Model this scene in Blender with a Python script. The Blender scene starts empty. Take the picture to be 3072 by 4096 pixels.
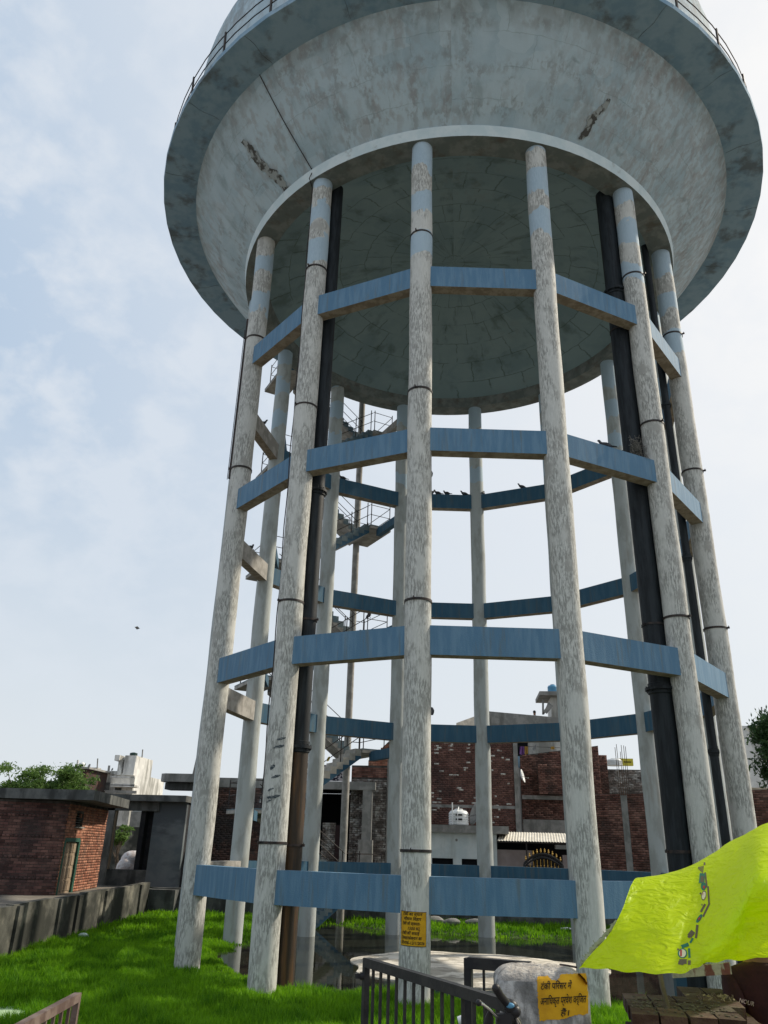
import bpy, bmesh, math, random
import numpy as np
from mathutils import Vector, Matrix, noise as mnoise
random.seed(7); rng = np.random.default_rng(7)
S = bpy.context.scene
R = math.radians
# ------------------------------------------------------------------ camera
FPX = 3108.9
RT = Vector((0.99556798, 0.09033899, 0.02613915)); FW = Vector((-0.09327066, 0.91288455, 0.39741965)); UP = Vector((0.01204046, -0.3980963, 0.91726461))
cd = bpy.data.cameras.new('camera'); cam = bpy.data.objects.new('camera', cd); S.collection.objects.link(cam)
cd.sensor_fit = 'VERTICAL'; cd.sensor_height = 36; cd.lens = FPX / 4096 * 36; cd.clip_start = .05; cd.clip_end = 3000
cam.matrix_world = Matrix(((RT.x, UP.x, -FW.x, 0), (RT.y, UP.y, -FW.y, 0), (RT.z, UP.z, -FW.z, 0), (0, 0, 0, 1)))
S.camera = cam
S.render.resolution_x, S.render.resolution_y = 768, 1024
# ------------------------------------------------------------------ sky and sun (eye level is z = 0)
SUN_AZ, SUN_EL = R(62), R(38)
w = bpy.data.worlds.new('World'); S.world = w; w.use_nodes = True
nt = w.node_tree; nt.nodes.clear()
def N(t, kind, **kw):
    n = t.nodes.new(kind)
    for k, v in kw.items():
        if k.startswith('i_'): n.inputs[k[2:].replace('_', ' ')].default_value = v
        else: setattr(n, k, v)
    return n
sky = N(nt, 'ShaderNodeTexSky', sky_type='NISHITA', sun_disc=False, sun_elevation=SUN_EL, sun_rotation=SUN_AZ, dust_density=3.0, air_density=1.0)
tc = N(nt, 'ShaderNodeTexCoord')
sundir = Vector((math.cos(SUN_EL) * math.sin(SUN_AZ), math.cos(SUN_EL) * math.cos(SUN_AZ), math.sin(SUN_EL)))
dot = N(nt, 'ShaderNodeVectorMath', operation='DOT_PRODUCT'); nt.links.new(tc.outputs['Generated'], dot.inputs[0]); dot.inputs[1].default_value = sundir
glow = N(nt, 'ShaderNodeMapRange'); nt.links.new(dot.outputs['Value'], glow.inputs[0])
for i, v in ((1, .22), (2, .93), (3, 0), (4, 1)): glow.inputs[i].default_value = v
haze = N(nt, 'ShaderNodeMix', data_type='RGBA'); nt.links.new(glow.outputs[0], haze.inputs[0])
haze.inputs[6].default_value = (.45, .56, .70, 1); haze.inputs[7].default_value = (.87, .865, .85, 1)
map1 = N(nt, 'ShaderNodeMapping'); map1.inputs['Scale'].default_value = (1, 1, 1.4); map1.inputs['Rotation'].default_value = (0, R(25), R(20)); nt.links.new(tc.outputs['Generated'], map1.inputs[0])
n1 = N(nt, 'ShaderNodeTexNoise', i_Scale=13.0, i_Detail=8.0, i_Roughness=.56, i_Distortion=.15); nt.links.new(map1.outputs[0], n1.inputs[0])
r1 = N(nt, 'ShaderNodeValToRGB'); nt.links.new(n1.outputs[0], r1.inputs[0])
r1.color_ramp.elements[0].position = .42; r1.color_ramp.elements[0].color = (0, 0, 0, 1); r1.color_ramp.elements[1].position = .63; r1.color_ramp.elements[1].color = (1, 1, 1, 1)
hz_s = N(nt, 'ShaderNodeSeparateXYZ'); nt.links.new(tc.outputs['Generated'], hz_s.inputs[0]); hz_r = N(nt, 'ShaderNodeMapRange', interpolation_type='SMOOTHSTEP'); nt.links.new(hz_s.outputs[2], hz_r.inputs[0])
for i, v in ((1, .0), (2, .62), (3, .85), (4, 0)): hz_r.inputs[i].default_value = v
hz = N(nt, 'ShaderNodeMix', data_type='RGBA'); nt.links.new(hz_r.outputs[0], hz.inputs[0]); nt.links.new(haze.outputs[2], hz.inputs[6]); hz.inputs[7].default_value = (.72, .755, .775, 1)
cl = N(nt, 'ShaderNodeMix', data_type='RGBA', blend_type='MIX'); nt.links.new(hz.outputs[2], cl.inputs[6]); cl.inputs[7].default_value = (.68, .73, .79, 1)
ca = N(nt, 'ShaderNodeMath', operation='MULTIPLY'); nt.links.new(r1.outputs[0], ca.inputs[0])
cg = N(nt, 'ShaderNodeMapRange'); nt.links.new(glow.outputs[0], cg.inputs[0])
for i, v in ((1, 0), (2, 1), (3, .9), (4, .2)): cg.inputs[i].default_value = v
sz = N(nt, 'ShaderNodeSeparateXYZ'); nt.links.new(tc.outputs['Generated'], sz.inputs[0]); fz = N(nt, 'ShaderNodeMapRange'); nt.links.new(sz.outputs[2], fz.inputs[0])
for i, v in ((1, .12), (2, .55), (3, .25), (4, 1)): fz.inputs[i].default_value = v
fm_ = N(nt, 'ShaderNodeMath', operation='MULTIPLY'); nt.links.new(fz.outputs[0], fm_.inputs[0]); nt.links.new(cg.outputs[0], fm_.inputs[1]); nt.links.new(fm_.outputs[0], ca.inputs[1]); nt.links.new(ca.outputs[0], cl.inputs[0])
bg1 = N(nt, 'ShaderNodeBackground', i_Strength=.10); nt.links.new(sky.outputs[0], bg1.inputs[0])
bg2 = N(nt, 'ShaderNodeBackground', i_Strength=1.0); nt.links.new(cl.outputs[2], bg2.inputs[0])
mx = N(nt, 'ShaderNodeMixShader'); mx.inputs[0].default_value = .90
nt.links.new(bg1.outputs[0], mx.inputs[1]); nt.links.new(bg2.outputs[0], mx.inputs[2])
wo = N(nt, 'ShaderNodeOutputWorld'); nt.links.new(mx.outputs[0], wo.inputs[0])
sl = bpy.data.lights.new('sun', 'SUN'); sl.energy = 3.9; sl.angle = R(1.2); sl.color = (1, .90, .74)
so = bpy.data.objects.new('sun', sl); S.collection.objects.link(so); so.rotation_euler = sundir.to_track_quat('Z', 'Y').to_euler()
S.view_settings.view_transform = 'Standard'; S.view_settings.look = 'None'; S.view_settings.exposure = 0.2; S.view_settings.gamma = 1; S.view_settings.use_curve_mapping = False
S.cycles.max_bounces = 6; S.cycles.transparent_max_bounces = 12
# ------------------------------------------------------------------ helpers
def at(x, y, Y):
    v = FW * FPX + RT * (x - 1536) + UP * (2048 - y); return v * (Y / v.y)
def atz(x, y, z):
    v = FW * FPX + RT * (x - 1536) + UP * (2048 - y); return v * (z / v.z)
def tag(o, label=None, cat=None, group=None, kind=None):
    for k, v in (('label', label), ('category', cat), ('group', group), ('kind', kind)):
        if v: o[k] = v
    return o
WL = {}
def thing(name, label, cat, loc, group=None):
    o = bpy.data.objects.new(name, None); S.collection.objects.link(o); o.location = loc; o.empty_display_size = .2
    WL[o.name] = Vector(loc); return tag(o, label, cat, group)
def M(name, c1, c2=None, scale=4, stretch=(1, 1, 1), lo=.42, hi=.6, c3=None, s3=1.2, st3=(1, 1, .25), lo3=.5, hi3=.72, a3=.8, rough=.85, bump=.15, bscale=40, metal=0, coords='pos', spec=.3, detail=8, rand=0, c4=None, s4=.5, lo4=.5, hi4=.6, nr=.6):
    m = bpy.data.materials.new(name); m.use_nodes = True; t = m.node_tree; b = t.nodes['Principled BSDF']; L = t.links.new
    b.inputs['Roughness'].default_value = rough; b.inputs['Metallic'].default_value = metal; b.inputs['Specular IOR Level'].default_value = spec
    c = lambda v: (*v, 1)
    if coords == 'pos': src = N(t, 'ShaderNodeNewGeometry').outputs['Position']
    else: src = N(t, 'ShaderNodeTexCoord').outputs[coords]
    def nz(sc, st, lo, hi, det=8, off=0, rg=.6):
        mp = N(t, 'ShaderNodeMapping'); mp.inputs['Scale'].default_value = st; mp.inputs['Location'].default_value = (off, off, off); L(src, mp.inputs[0])
        n = N(t, 'ShaderNodeTexNoise', i_Scale=sc, i_Detail=float(det), i_Roughness=rg); L(mp.outputs[0], n.inputs[0])
        r = N(t, 'ShaderNodeMapRange', interpolation_type='SMOOTHSTEP'); L(n.outputs[0], r.inputs[0]); r.inputs[1].default_value = lo; r.inputs[2].default_value = hi
        return r.outputs[0]
    col = None
    if c2:
        mxx = N(t, 'ShaderNodeMix', data_type='RGBA'); L(nz(scale, stretch, lo, hi, detail, 0, nr), mxx.inputs[0]); mxx.inputs[6].default_value = c(c1); mxx.inputs[7].default_value = c(c2); col = mxx.outputs[2]
    else:
        rgb = N(t, 'ShaderNodeRGB'); rgb.outputs[0].default_value = c(c1); col = rgb.outputs[0]
    if rand:
        g = N(t, 'ShaderNodeNewGeometry'); oi = N(t, 'ShaderNodeObjectInfo'); ad = N(t, 'ShaderNodeMath', operation='ADD'); L(g.outputs['Random Per Island'], ad.inputs[0]); L(oi.outputs['Random'], ad.inputs[1])
        fr = N(t, 'ShaderNodeMath', operation='FRACT'); L(ad.outputs[0], fr.inputs[0])
        mr = N(t, 'ShaderNodeMapRange'); L(fr.outputs[0], mr.inputs[0]); mr.inputs[3].default_value = 1 - rand; mr.inputs[4].default_value = 1 + rand
        hs = N(t, 'ShaderNodeHueSaturation'); L(mr.outputs[0], hs.inputs['Value']); L(col, hs.inputs['Color']); col = hs.outputs[0]
    if c4:
        if rand and lo4 > 1:      # a share of whole bricks whitened by salts
            gt = N(t, 'ShaderNodeMath', operation='GREATER_THAN'); L(fr.outputs[0], gt.inputs[0]); gt.inputs[1].default_value = lo4 - 1
            ml = N(t, 'ShaderNodeMath', operation='MULTIPLY'); L(gt.outputs[0], ml.inputs[0]); L(nz(5, (1, 1, 1), .4, .5, 5, 9), ml.inputs[1]); f4 = ml.outputs[0]
        else: f4 = nz(s4, (1, 1, 1), lo4, hi4, 4, 7)
        m4 = N(t, 'ShaderNodeMix', data_type='RGBA'); L(f4, m4.inputs[0]); L(col, m4.inputs[6]); m4.inputs[7].default_value = c(c4); col = m4.outputs[2]
    if c3:
        m3 = N(t, 'ShaderNodeMix', data_type='RGBA'); f = nz(s3, st3, lo3, hi3, 8, 3.3); mu = N(t, 'ShaderNodeMath', operation='MULTIPLY'); L(f, mu.inputs[0]); mu.inputs[1].default_value = a3
        L(mu.outputs[0], m3.inputs[0]); L(col, m3.inputs[6]); m3.inputs[7].default_value = c(c3); col = m3.outputs[2]
    L(col, b.inputs['Base Color'])
    if bump:
        bp = N(t, 'ShaderNodeBump', i_Strength=bump, i_Distance=.02); n = N(t, 'ShaderNodeTexNoise', i_Scale=bscale, i_Detail=4.0); L(src, n.inputs[0]); L(n.outputs[0], bp.inputs['Height']); L(bp.outputs[0], b.inputs['Normal'])
    m['col'] = 1; return m
class MB:
    def __init__(s): s.v = []; s.f = []; s.m = []; s.uv = None
    def add(s, v, f, mi=0):
        b = len(s.v); s.v += [Vector(p) for p in v]; s.f += [tuple(i + b for i in q) for q in f]; s.m += [mi] * len(f); return s
    def box8(s, p, mi=0):      # p: 4 bottom (ccw from above) + 4 top
        return s.add(p, [(3, 2, 1, 0), (4, 5, 6, 7), (0, 1, 5, 4), (1, 2, 6, 5), (2, 3, 7, 6), (3, 0, 4, 7)], mi)
    def box(s, x0, x1, y0, y1, z0, z1, mi=0):
        return s.box8([(x0, y0, z0), (x1, y0, z0), (x1, y1, z0), (x0, y1, z0), (x0, y0, z1), (x1, y0, z1), (x1, y1, z1), (x0, y1, z1)], mi)
    def bar(s, a, b, w, h=None, up=(0, 0, 1), mi=0):     # rectangular bar from a to b
        h = h or w; a = Vector(a); b = Vector(b); d = (b - a).normalized(); u = Vector(up)
        if abs(d.dot(u)) > .99: u = Vector((0, 1, 0))
        r = d.cross(u).normalized() * (w / 2); u = r.cross(d).normalized() * (h / 2)
        q = lambda c: [c - r - u, c + r - u, c + r + u, c - r + u]
        s.add(q(a) + q(b), [(0, 1, 2, 3), (7, 6, 5, 4), (0, 4, 5, 1), (1, 5, 6, 2), (2, 6, 7, 3), (3, 7, 4, 0)], mi); return s
    def tube(s, path, r, n=8, mi=0, cap=True):
        path = [Vector(p) for p in path]; k = len(path); rr = r if isinstance(r, (list, tuple)) else [r] * k
        vs = []; ref = None
        for i, p in enumerate(path):
            d = (path[min(i + 1, k - 1)] - path[max(i - 1, 0)]).normalized()
            if ref is None: ref = d.orthogonal().normalized()
            a = (ref - d * ref.dot(d)).normalized(); ref = a; b = d.cross(a)
            vs += [p + (a * math.cos(2 * math.pi * j / n) + b * math.sin(2 * math.pi * j / n)) * rr[i] for j in range(n)]
        fs = [(i * n + j, i * n + (j + 1) % n, (i + 1) * n + (j + 1) % n, (i + 1) * n + j) for i in range(k - 1) for j in range(n)]
        if cap: fs += [tuple(range(n))[::-1], tuple(range((k - 1) * n, k * n))]
        return s.add(vs, fs, mi)
    def cyl(s, x, y, z0, z1, r0, r1=None, n=24, mi=0): return s.tube([(x, y, z0), (x, y, z1)], [r0, r1 if r1 is not None else r0], n, mi)
    def revolve(s, prof, cx=0, cy=0, n=64, mi=0, closed=False, a0=0, a1=2 * math.pi):
        full = abs(a1 - a0) > 6.28; k = len(prof); st = n if full else n + 1
        vs = [(cx + r * math.sin(a0 + (a1 - a0) * j / n), cy - r * math.cos(a0 + (a1 - a0) * j / n), z) for j in range(st) for r, z in prof]
        fs = []
        for j in range(n):
            jn = (j + 1) % st
            for i in range(k if closed else k - 1):
                fs.append((j * k + i, jn * k + i, jn * k + (i + 1) % k, j * k + (i + 1) % k))
        return s.add(vs, fs, mi)
    def prism(s, pts, z0, z1, mi=0):
        n = len(pts); return s.add([(x, y, z0) for x, y in pts] + [(x, y, z1) for x, y in pts], [tuple(range(n))[::-1], tuple(range(n, 2 * n))] + [(i, (i + 1) % n, n + (i + 1) % n, n + i) for i in range(n)], mi)
    def extr(s, pts, d, mi=0):     # planar polygon (3d pts) extruded by vector d
        n = len(pts); d = Vector(d); pts = [Vector(p) for p in pts]
        return s.add(pts + [p + d for p in pts], [tuple(range(n))[::-1], tuple(range(n, 2 * n))] + [(i, (i + 1) % n, n + (i + 1) % n, n + i) for i in range(n)], mi)
    def ball(s, c, r, n=12, mi=0, sc=(1, 1, 1)):
        c = Vector(c); k = n // 2; vs = []
        for i in range(1, k):
            t = math.pi * i / k
            vs += [c + Vector((r * sc[0] * math.sin(t) * math.cos(2 * math.pi * j / n), r * sc[1] * math.sin(t) * math.sin(2 * math.pi * j / n), r * sc[2] * math.cos(t))) for j in range(n)]
        fs = [(i * n + j, (i + 1) * n + j, (i + 1) * n + (j + 1) % n, i * n + (j + 1) % n) for i in range(k - 2) for j in range(n)]
        vs += [c + Vector((0, 0, r * sc[2])), c - Vector((0, 0, r * sc[2]))]; a = len(vs) - 2
        fs += [(a, j, (j + 1) % n) for j in range(n)] + [(a + 1, (k - 2) * n + (j + 1) % n, (k - 2) * n + j) for j in range(n)]
        return s.add(vs, fs, mi)
def link(name, me, mats, parent, origin, smooth=False, fixn=True):
    if not isinstance(mats, (list, tuple)): mats = [mats]
    for m in mats: me.materials.append(m)
    if fixn:
        bm = bmesh.new(); bm.from_mesh(me); bmesh.ops.recalc_face_normals(bm, faces=bm.faces); bm.to_mesh(me); bm.free()
    if smooth:
        me.polygons.foreach_set('use_smooth', [True] * len(me.polygons))
        try: me.set_sharp_from_angle(angle=R(40))
        except Exception: pass
    o = bpy.data.objects.new(name, me); S.collection.objects.link(o)
    pw = WL[parent.name] if parent else Vector((0, 0, 0))
    o.parent = parent; o.location = origin - pw; WL[o.name] = origin.copy(); return o
def build(mb, name, mats, parent=None, smooth=False, origin=None, fixn=True):
    xs = [p.x for p in mb.v]; ys = [p.y for p in mb.v]; zs = [p.z for p in mb.v]
    og = Vector(origin) if origin is not None else Vector(((min(xs) + max(xs)) / 2, (min(ys) + max(ys)) / 2, min(zs)))
    me = bpy.data.meshes.new(name); me.from_pydata([tuple(p - og) for p in mb.v], [], mb.f)
    me.polygons.foreach_set('material_index', mb.m); me.update()
    return link(name, me, mats, parent, og, smooth, fixn)
def dup(src, parent, world, rotz=None, label=None):
    o = src.copy(); S.collection.objects.link(o); o.parent = parent; pw = WL[parent.name] if parent else Vector((0, 0, 0))
    o.location = Vector(world) - pw; WL[o.name] = Vector(world)
    if rotz is not None: o.rotation_euler = (0, 0, rotz)
    if label: o['label'] = label
    return o
def npmesh(name, V, F, mats, parent=None, kind=None, smooth=False, extra=None):
    V = np.asarray(V, np.float32); F = np.asarray(F, np.int32); og = Vector((float(V[:, 0].mean()), float(V[:, 1].mean()), float(V[:, 2].min())))
    me = bpy.data.meshes.new(name); me.vertices.add(len(V)); me.vertices.foreach_set('co', (V - np.array(og, np.float32)).ravel())
    k = F.shape[1]; me.loops.add(F.size); me.loops.foreach_set('vertex_index', F.ravel()); me.polygons.add(len(F))
    me.polygons.foreach_set('loop_start', np.arange(0, F.size, k, dtype=np.int32)); me.polygons.foreach_set('loop_total', np.full(len(F), k, np.int32))
    me.update(calc_edges=True); me.validate()
    o = link(name, me, mats, parent, og, smooth, False)
    if kind: o['kind'] = kind
    return o
BOXF = np.array([(3, 2, 1, 0), (4, 5, 6, 7), (0, 1, 5, 4), (1, 2, 6, 5), (2, 3, 7, 6), (3, 0, 4, 7)])
def boxes_np(C, H, ux, uy, uz=(0, 0, 1)):     # centres, half sizes, axes
    C = np.asarray(C, float); H = np.asarray(H, float); ux, uy, uz = (np.asarray(u, float) for u in (ux, uy, uz))
    sg = np.array([(-1, -1, -1), (1, -1, -1), (1, 1, -1), (-1, 1, -1), (-1, -1, 1), (1, -1, 1), (1, 1, 1), (-1, 1, 1)], float)
    V = C[:, None] + (sg[None, :, 0:1] * H[:, None, 0:1]) * ux + (sg[None, :, 1:2] * H[:, None, 1:2]) * uy + (sg[None, :, 2:3] * H[:, None, 2:3]) * uz
    F = (BOXF[None] + (np.arange(len(C)) * 8)[:, None, None]).reshape(-1, 4)
    return V.reshape(-1, 3), F
BRICKS = {}
def brick_wall(th, A, B, z0, z1, mat, mortar, holes=(), nobj=300, bl=.235, bh=.075, thick=.23, top=None, courses=True, jit=.006, backing=True, flip=False, gap=.014):
    """wall from A to B (plan points), brick pieces proud of a recessed mortar core; top(s) optional roofline; holes (s0,s1,z0,z1)"""
    A = Vector((A[0], A[1], 0)); B = Vector((B[0], B[1], 0)); Lw = (B - A).length; u = (B - A) / Lw; n = Vector((u.y, -u.x, 0))
    if n.dot(-A) < 0: n = -n
    if flip: n = -n
    if backing:
        mb = MB(); ss = sorted({0, Lw, *[h[0] for h in holes], *[h[1] for h in holes], *([Lw * i / 12 for i in range(13)] if top else [])}); zz = sorted({z0, z1, *[h[2] for h in holes], *[h[3] for h in holes]})
        ss = [s for s in ss if 0 <= s <= Lw]; zz = [z for z in zz if z0 <= z <= z1]
        for i in range(len(ss) - 1):
            for j in range(len(zz) - 1):
                sm, zm = (ss[i] + ss[i + 1]) / 2, (zz[j] + zz[j + 1]) / 2
                if any(h[0] < sm < h[1] and h[2] < zm < h[3] for h in holes): continue
                t0 = zz[j + 1] if not top else min(zz[j + 1], top(ss[i])); t1 = zz[j + 1] if not top else min(zz[j + 1], top(ss[i + 1]))
                if min(t0, t1) <= zz[j]: continue
                p = [A + u * ss[i] - n * .012, A + u * ss[i + 1] - n * .012, A + u * ss[i + 1] - n * thick, A + u * ss[i] - n * thick]
                mb.box8([(q.x, q.y, zz[j]) for q in p] + [(p[0].x, p[0].y, t0), (p[1].x, p[1].y, t1), (p[2].x, p[2].y, t1), (p[3].x, p[3].y, t0)])
        build(mb, 'wall_core', mortar, th)
    C = []; H = []; rows = int((z1 - z0) / (bh + gap))
    for r in range(rows):
        z = z0 + (r + .5) * (bh + gap); hd = (r % 7 == 5); L = bl / 2 - .005 if hd else bl
        s = -(L / 2) * (r % 2) + random.uniform(-.01, .01)
        while s < Lw:
            a, b = max(s, 0), min(s + L, Lw); s += L + gap
            if b - a < .05: continue
            m = (a + b) / 2
            if any(a < h[1] and b > h[0] and z + bh / 2 > h[2] and z - bh / 2 < h[3] for h in holes):
                ok = False
                for h in holes:
                    if z + bh / 2 > h[2] and z - bh / 2 < h[3]:
                        if a < h[0] < b: b = h[0]; ok = b - a > .04
                        elif a < h[1] < b: a = h[1]; ok = b - a > .04
                if not ok: continue
                m = (a + b) / 2
            if top and z + bh / 2 > top(m): continue
            q = A + u * m + n * (random.uniform(-jit, jit) - .045)
            C.append((q.x, q.y, z + random.uniform(-.003, .003))); H.append(((b - a) / 2, .05 + random.uniform(0, .004), bh / 2))
    C = np.array(C); H = np.array(H)
    order = np.argsort((C ** 2).sum(1)); full = [i for i in order if abs(H[i, 0] * 2 - bl) < .004][:nobj]; fs = set(int(i) for i in full); rest = [i for i in range(len(C)) if i not in fs]
    if rest:
        V, F = boxes_np(C[rest], H[rest], u, n); o = npmesh('brick', V, F, mat, th, 'stuff')
    if fs:
        key = (round(bl, 3), round(bh, 3), mat.name)
        if key not in BRICKS:
            V, F = boxes_np([(0, 0, 0)], [(bl / 2, .052, bh / 2)], (1, 0, 0), (0, 1, 0)); me = bpy.data.meshes.new('brick'); me.from_pydata([tuple(v) for v in V], [], [tuple(f) for f in F.tolist()]); me.materials.append(mat); BRICKS[key] = me
        ang = math.atan2(u.y, u.x)
        for i in full:
            o = bpy.data.objects.new('brick', BRICKS[key]); S.collection.objects.link(o); o.parent = th; o.location = Vector(C[i]) - WL[th.name]; o.rotation_euler = (random.uniform(-.01, .01), 0, ang + random.uniform(-.008, .008))
    return u, n
# ------------------------------------------------------------------ materials
m_colf = M('peeling_paint', (.29, .29, .27), (.57, .572, .54), 24, (1.5, 1.5, .26), .45, .56, c3=(.57, .572, .54), s3=2.0, st3=(1.2, 1.2, .5), lo3=.49, hi3=.60, a3=.8, rough=.8, bump=.25, bscale=60, c4=(.36, .355, .33), s4=2.6, lo4=.54, hi4=.66, detail=12, nr=.7)
m_colb = M('faded_whitewash', (.42, .455, .45), (.33, .35, .335), 2.5, (1.5, 1.5, .5), .45, .62, c3=(.30, .29, .26), s3=2, st3=(2, 2, .25), lo3=.56, hi3=.74, a3=.7, rough=.8, bump=.15)
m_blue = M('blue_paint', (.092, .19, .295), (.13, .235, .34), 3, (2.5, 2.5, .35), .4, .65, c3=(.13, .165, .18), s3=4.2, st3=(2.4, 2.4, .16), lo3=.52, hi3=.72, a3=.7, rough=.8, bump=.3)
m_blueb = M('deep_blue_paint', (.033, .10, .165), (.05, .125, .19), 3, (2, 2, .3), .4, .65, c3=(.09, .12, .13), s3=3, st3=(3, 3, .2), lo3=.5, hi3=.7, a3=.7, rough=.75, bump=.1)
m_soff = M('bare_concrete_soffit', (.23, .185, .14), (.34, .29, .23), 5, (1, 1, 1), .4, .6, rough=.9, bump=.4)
m_ring = M('pale_ring_paint', (.52, .62, .65), (.60, .68, .70), 2, c3=(.25, .25, .23), s3=3, st3=(1, 1, 1), lo3=.6, hi3=.75, a3=.5, rough=.8, bump=.1)
m_bal = M('stained_blue_concrete', (.20, .32, .43), (.28, .40, .50), 1.8, (1, 1, 1), .35, .6, c3=(.105, .11, .11), s3=1.3, st3=(1, 1, 1), lo3=.52, hi3=.68, a3=.7, rough=.9, bump=.3)
m_pipe = M('black_iron', (.010, .013, .016), (.02, .026, .031), 3, (4, 4, .5), .4, .6, c3=(.10, .10, .10), s3=6, st3=(5, 5, .2), lo3=.66, hi3=.72, a3=.5, rough=.6, bump=.15, spec=.25)
m_rust = M('rusty_iron', (.028, .018, .010), (.10, .048, .014), 2.2, (2.5, 2.5, .25), .42, .62, c3=(.03, .025, .02), s3=4, st3=(4, 4, .2), lo3=.5, hi3=.7, a3=.7, rough=.6, bump=.2, spec=.4)
m_iron = M('dark_iron', (.022, .02, .02), (.05, .035, .03), 8, rough=.6, bump=.1)
m_stair = M('stair_concrete', (.26, .25, .23), (.37, .355, .33), 3, rough=.9, bump=.2, c3=(.16, .15, .14), s3=2, lo3=.55, hi3=.7, a3=.6)
m_step = M('stair_tread', (.10, .15, .18), (.17, .21, .22), 3, rough=.9, bump=.2)
m_stepb = M('bare_stair_tread', (.36, .345, .31), (.46, .44, .40), 4, rough=.9, bump=.2)
m_brick = M('red_brick', (.135, .062, .048), (.19, .10, .078), 2.2, (1, 1, 1), .4, .6, c3=(.045, .032, .028), s3=.55, st3=(1, 1, 1), lo3=.5, hi3=.68, a3=.75, rough=.92, bump=.5, bscale=60, rand=.5)
m_brickl = M('orange_brick', (.26, .105, .065), (.33, .16, .105), 2.2, (1, 1, 1), .4, .6, c3=(.16, .10, .075), s3=.9, st3=(1, 1, 1), lo3=.55, hi3=.7, a3=.6, rough=.92, bump=.5, bscale=60, rand=.42)
m_brickw = M('salt_stained_brick', (.12, .058, .048), (.165, .085, .068), 2.2, (1, 1, 1), .4, .6, c3=(.045, .032, .03), s3=.6, st3=(1, 1, 1), lo3=.5, hi3=.68, a3=.7, rough=.92, bump=.5, bscale=60, rand=.32, c4=(.55, .52, .47), lo4=1.94)
m_brickd = M('dark_weathered_brick', (.075, .055, .05), (.13, .07, .055), 2.2, (1, 1, 1), .4, .6, c3=(.05, .05, .052), s3=.7, st3=(1, 1, 1), lo3=.45, hi3=.65, a3=.8, rough=.95, bump=.5, bscale=60, rand=.5)
m_brickg = M('grey_limewashed_brick', (.17, .145, .13), (.38, .37, .35), 2.5, (1, 1, 1.3), .46, .58, c3=(.07, .06, .055), s3=1.3, st3=(1, 1, 1), lo3=.5, hi3=.64, a3=.7, rough=.95, bump=.5, rand=.42)
m_mort = M('mortar', (.05, .045, .040), (.095, .086, .078), 4, rough=.95, bump=.4)
m_cdark = M('blackened_concrete', (.075, .08, .08), (.13, .135, .13), 2, (1, 1, 1), .4, .6, c3=(.035, .037, .036), s3=1.6, st3=(1.5, 1.5, .4), lo3=.45, hi3=.65, a3=.8, rough=.95, bump=.3)
m_wallc = M('mossy_wall_plaster', (.10, .10, .088), (.22, .21, .175), 1.6, (.6, .6, .8), .44, .62, c3=(.028, .03, .026), s3=1.9, st3=(.55, .5, .5), lo3=.36, hi3=.56, a3=.93, rough=.95, bump=.4)
m_cgrey = M('grey_concrete', (.20, .20, .19), (.28, .275, .26), 2.5, c3=(.11, .11, .10), s3=1.5, st3=(1.5, 1.5, .4), lo3=.5, hi3=.7, a3=.7, rough=.92, bump=.3)
m_plast = M('grey_blue_plaster', (.10, .125, .14), (.15, .17, .18), .7, (1, 1, 1), .4, .6, c3=(.06, .07, .08), s3=.5, st3=(.6, .6, 1.4), lo3=.5, hi3=.62, a3=.8, rough=.9, bump=.1)
m_white = M('white_house_plaster', (.55, .55, .53), (.66, .66, .63), 1, c3=(.22, .22, .20), s3=.6, st3=(1.5, 1.5, .35), lo3=.46, hi3=.62, a3=.85, rough=.85, bump=.1)
m_wblue = M('bluish_white_plaster', (.50, .58, .59), (.60, .66, .66), 1.2, c3=(.36, .40, .39), s3=1.2, st3=(1.5, 1.5, .4), lo3=.5, hi3=.7, a3=.6, rough=.85, bump=.08)
m_pink = M('pinkish_plaster', (.30, .25, .24), (.36, .31, .30), 1.2, rough=.9, bump=.1)
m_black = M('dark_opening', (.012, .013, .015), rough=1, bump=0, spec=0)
m_tin = M('corrugated_sheet', (.55, .52, .45), (.65, .62, .55), 3, rough=.6, bump=.1)
m_plw = M('white_plastic', (.70, .72, .72), rough=.4, bump=0, spec=.5)
m_plb = M('blue_plastic', (.08, .24, .40), (.10, .29, .46), 4, rough=.45, bump=0)
m_plg = M('dark_green_plastic', (.012, .035, .03), rough=.5, bump=0)
m_gold = M('brass_paint', (.55, .34, .09), rough=.4, bump=0, metal=.4)
m_gateb = M('black_enamel', (.012, .012, .014), rough=.35, bump=0, spec=.5)
m_wood = M('weathered_door_wood', (.30, .235, .17), (.20, .15, .10), 6, (3, 3, .4), .4, .65, rough=.8, bump=.2)
m_green = M('dark_green_paint', (.02, .075, .055), (.03, .10, .07), 5, rough=.6, bump=.1)
m_rail = M('dusty_black_steel', (.010, .011, .013), (.022, .022, .022), 9, rough=.5, bump=.1, c3=(.13, .115, .10), s3=5, st3=(1, 1, 1), lo3=.6, hi3=.8, a3=.3, spec=.35)
m_railb = M('rusty_brown_steel', (.085, .055, .045), (.16, .12, .10), 9, rough=.7, bump=.15)
m_slab = M('pale_dried_concrete', (.62, .58, .50), (.72, .68, .60), 1.2, c3=(.22, .20, .165), s3=3.2, st3=(.6, 1.6, 1), lo3=.50, hi3=.60, a3=.7, rough=.95, bump=.6, bscale=10, c4=(.40, .37, .31), s4=1.3, lo4=.5, hi4=.56)
m_soil = M('wet_soil_and_turf', (.020, .045, .008), (.04, .08, .012), 2.5, c3=(.03, .024, .016), s3=1.5, st3=(1, 1, 1), lo3=.5, hi3=.7, a3=.8, rough=.95, bump=.5, bscale=14)
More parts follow.
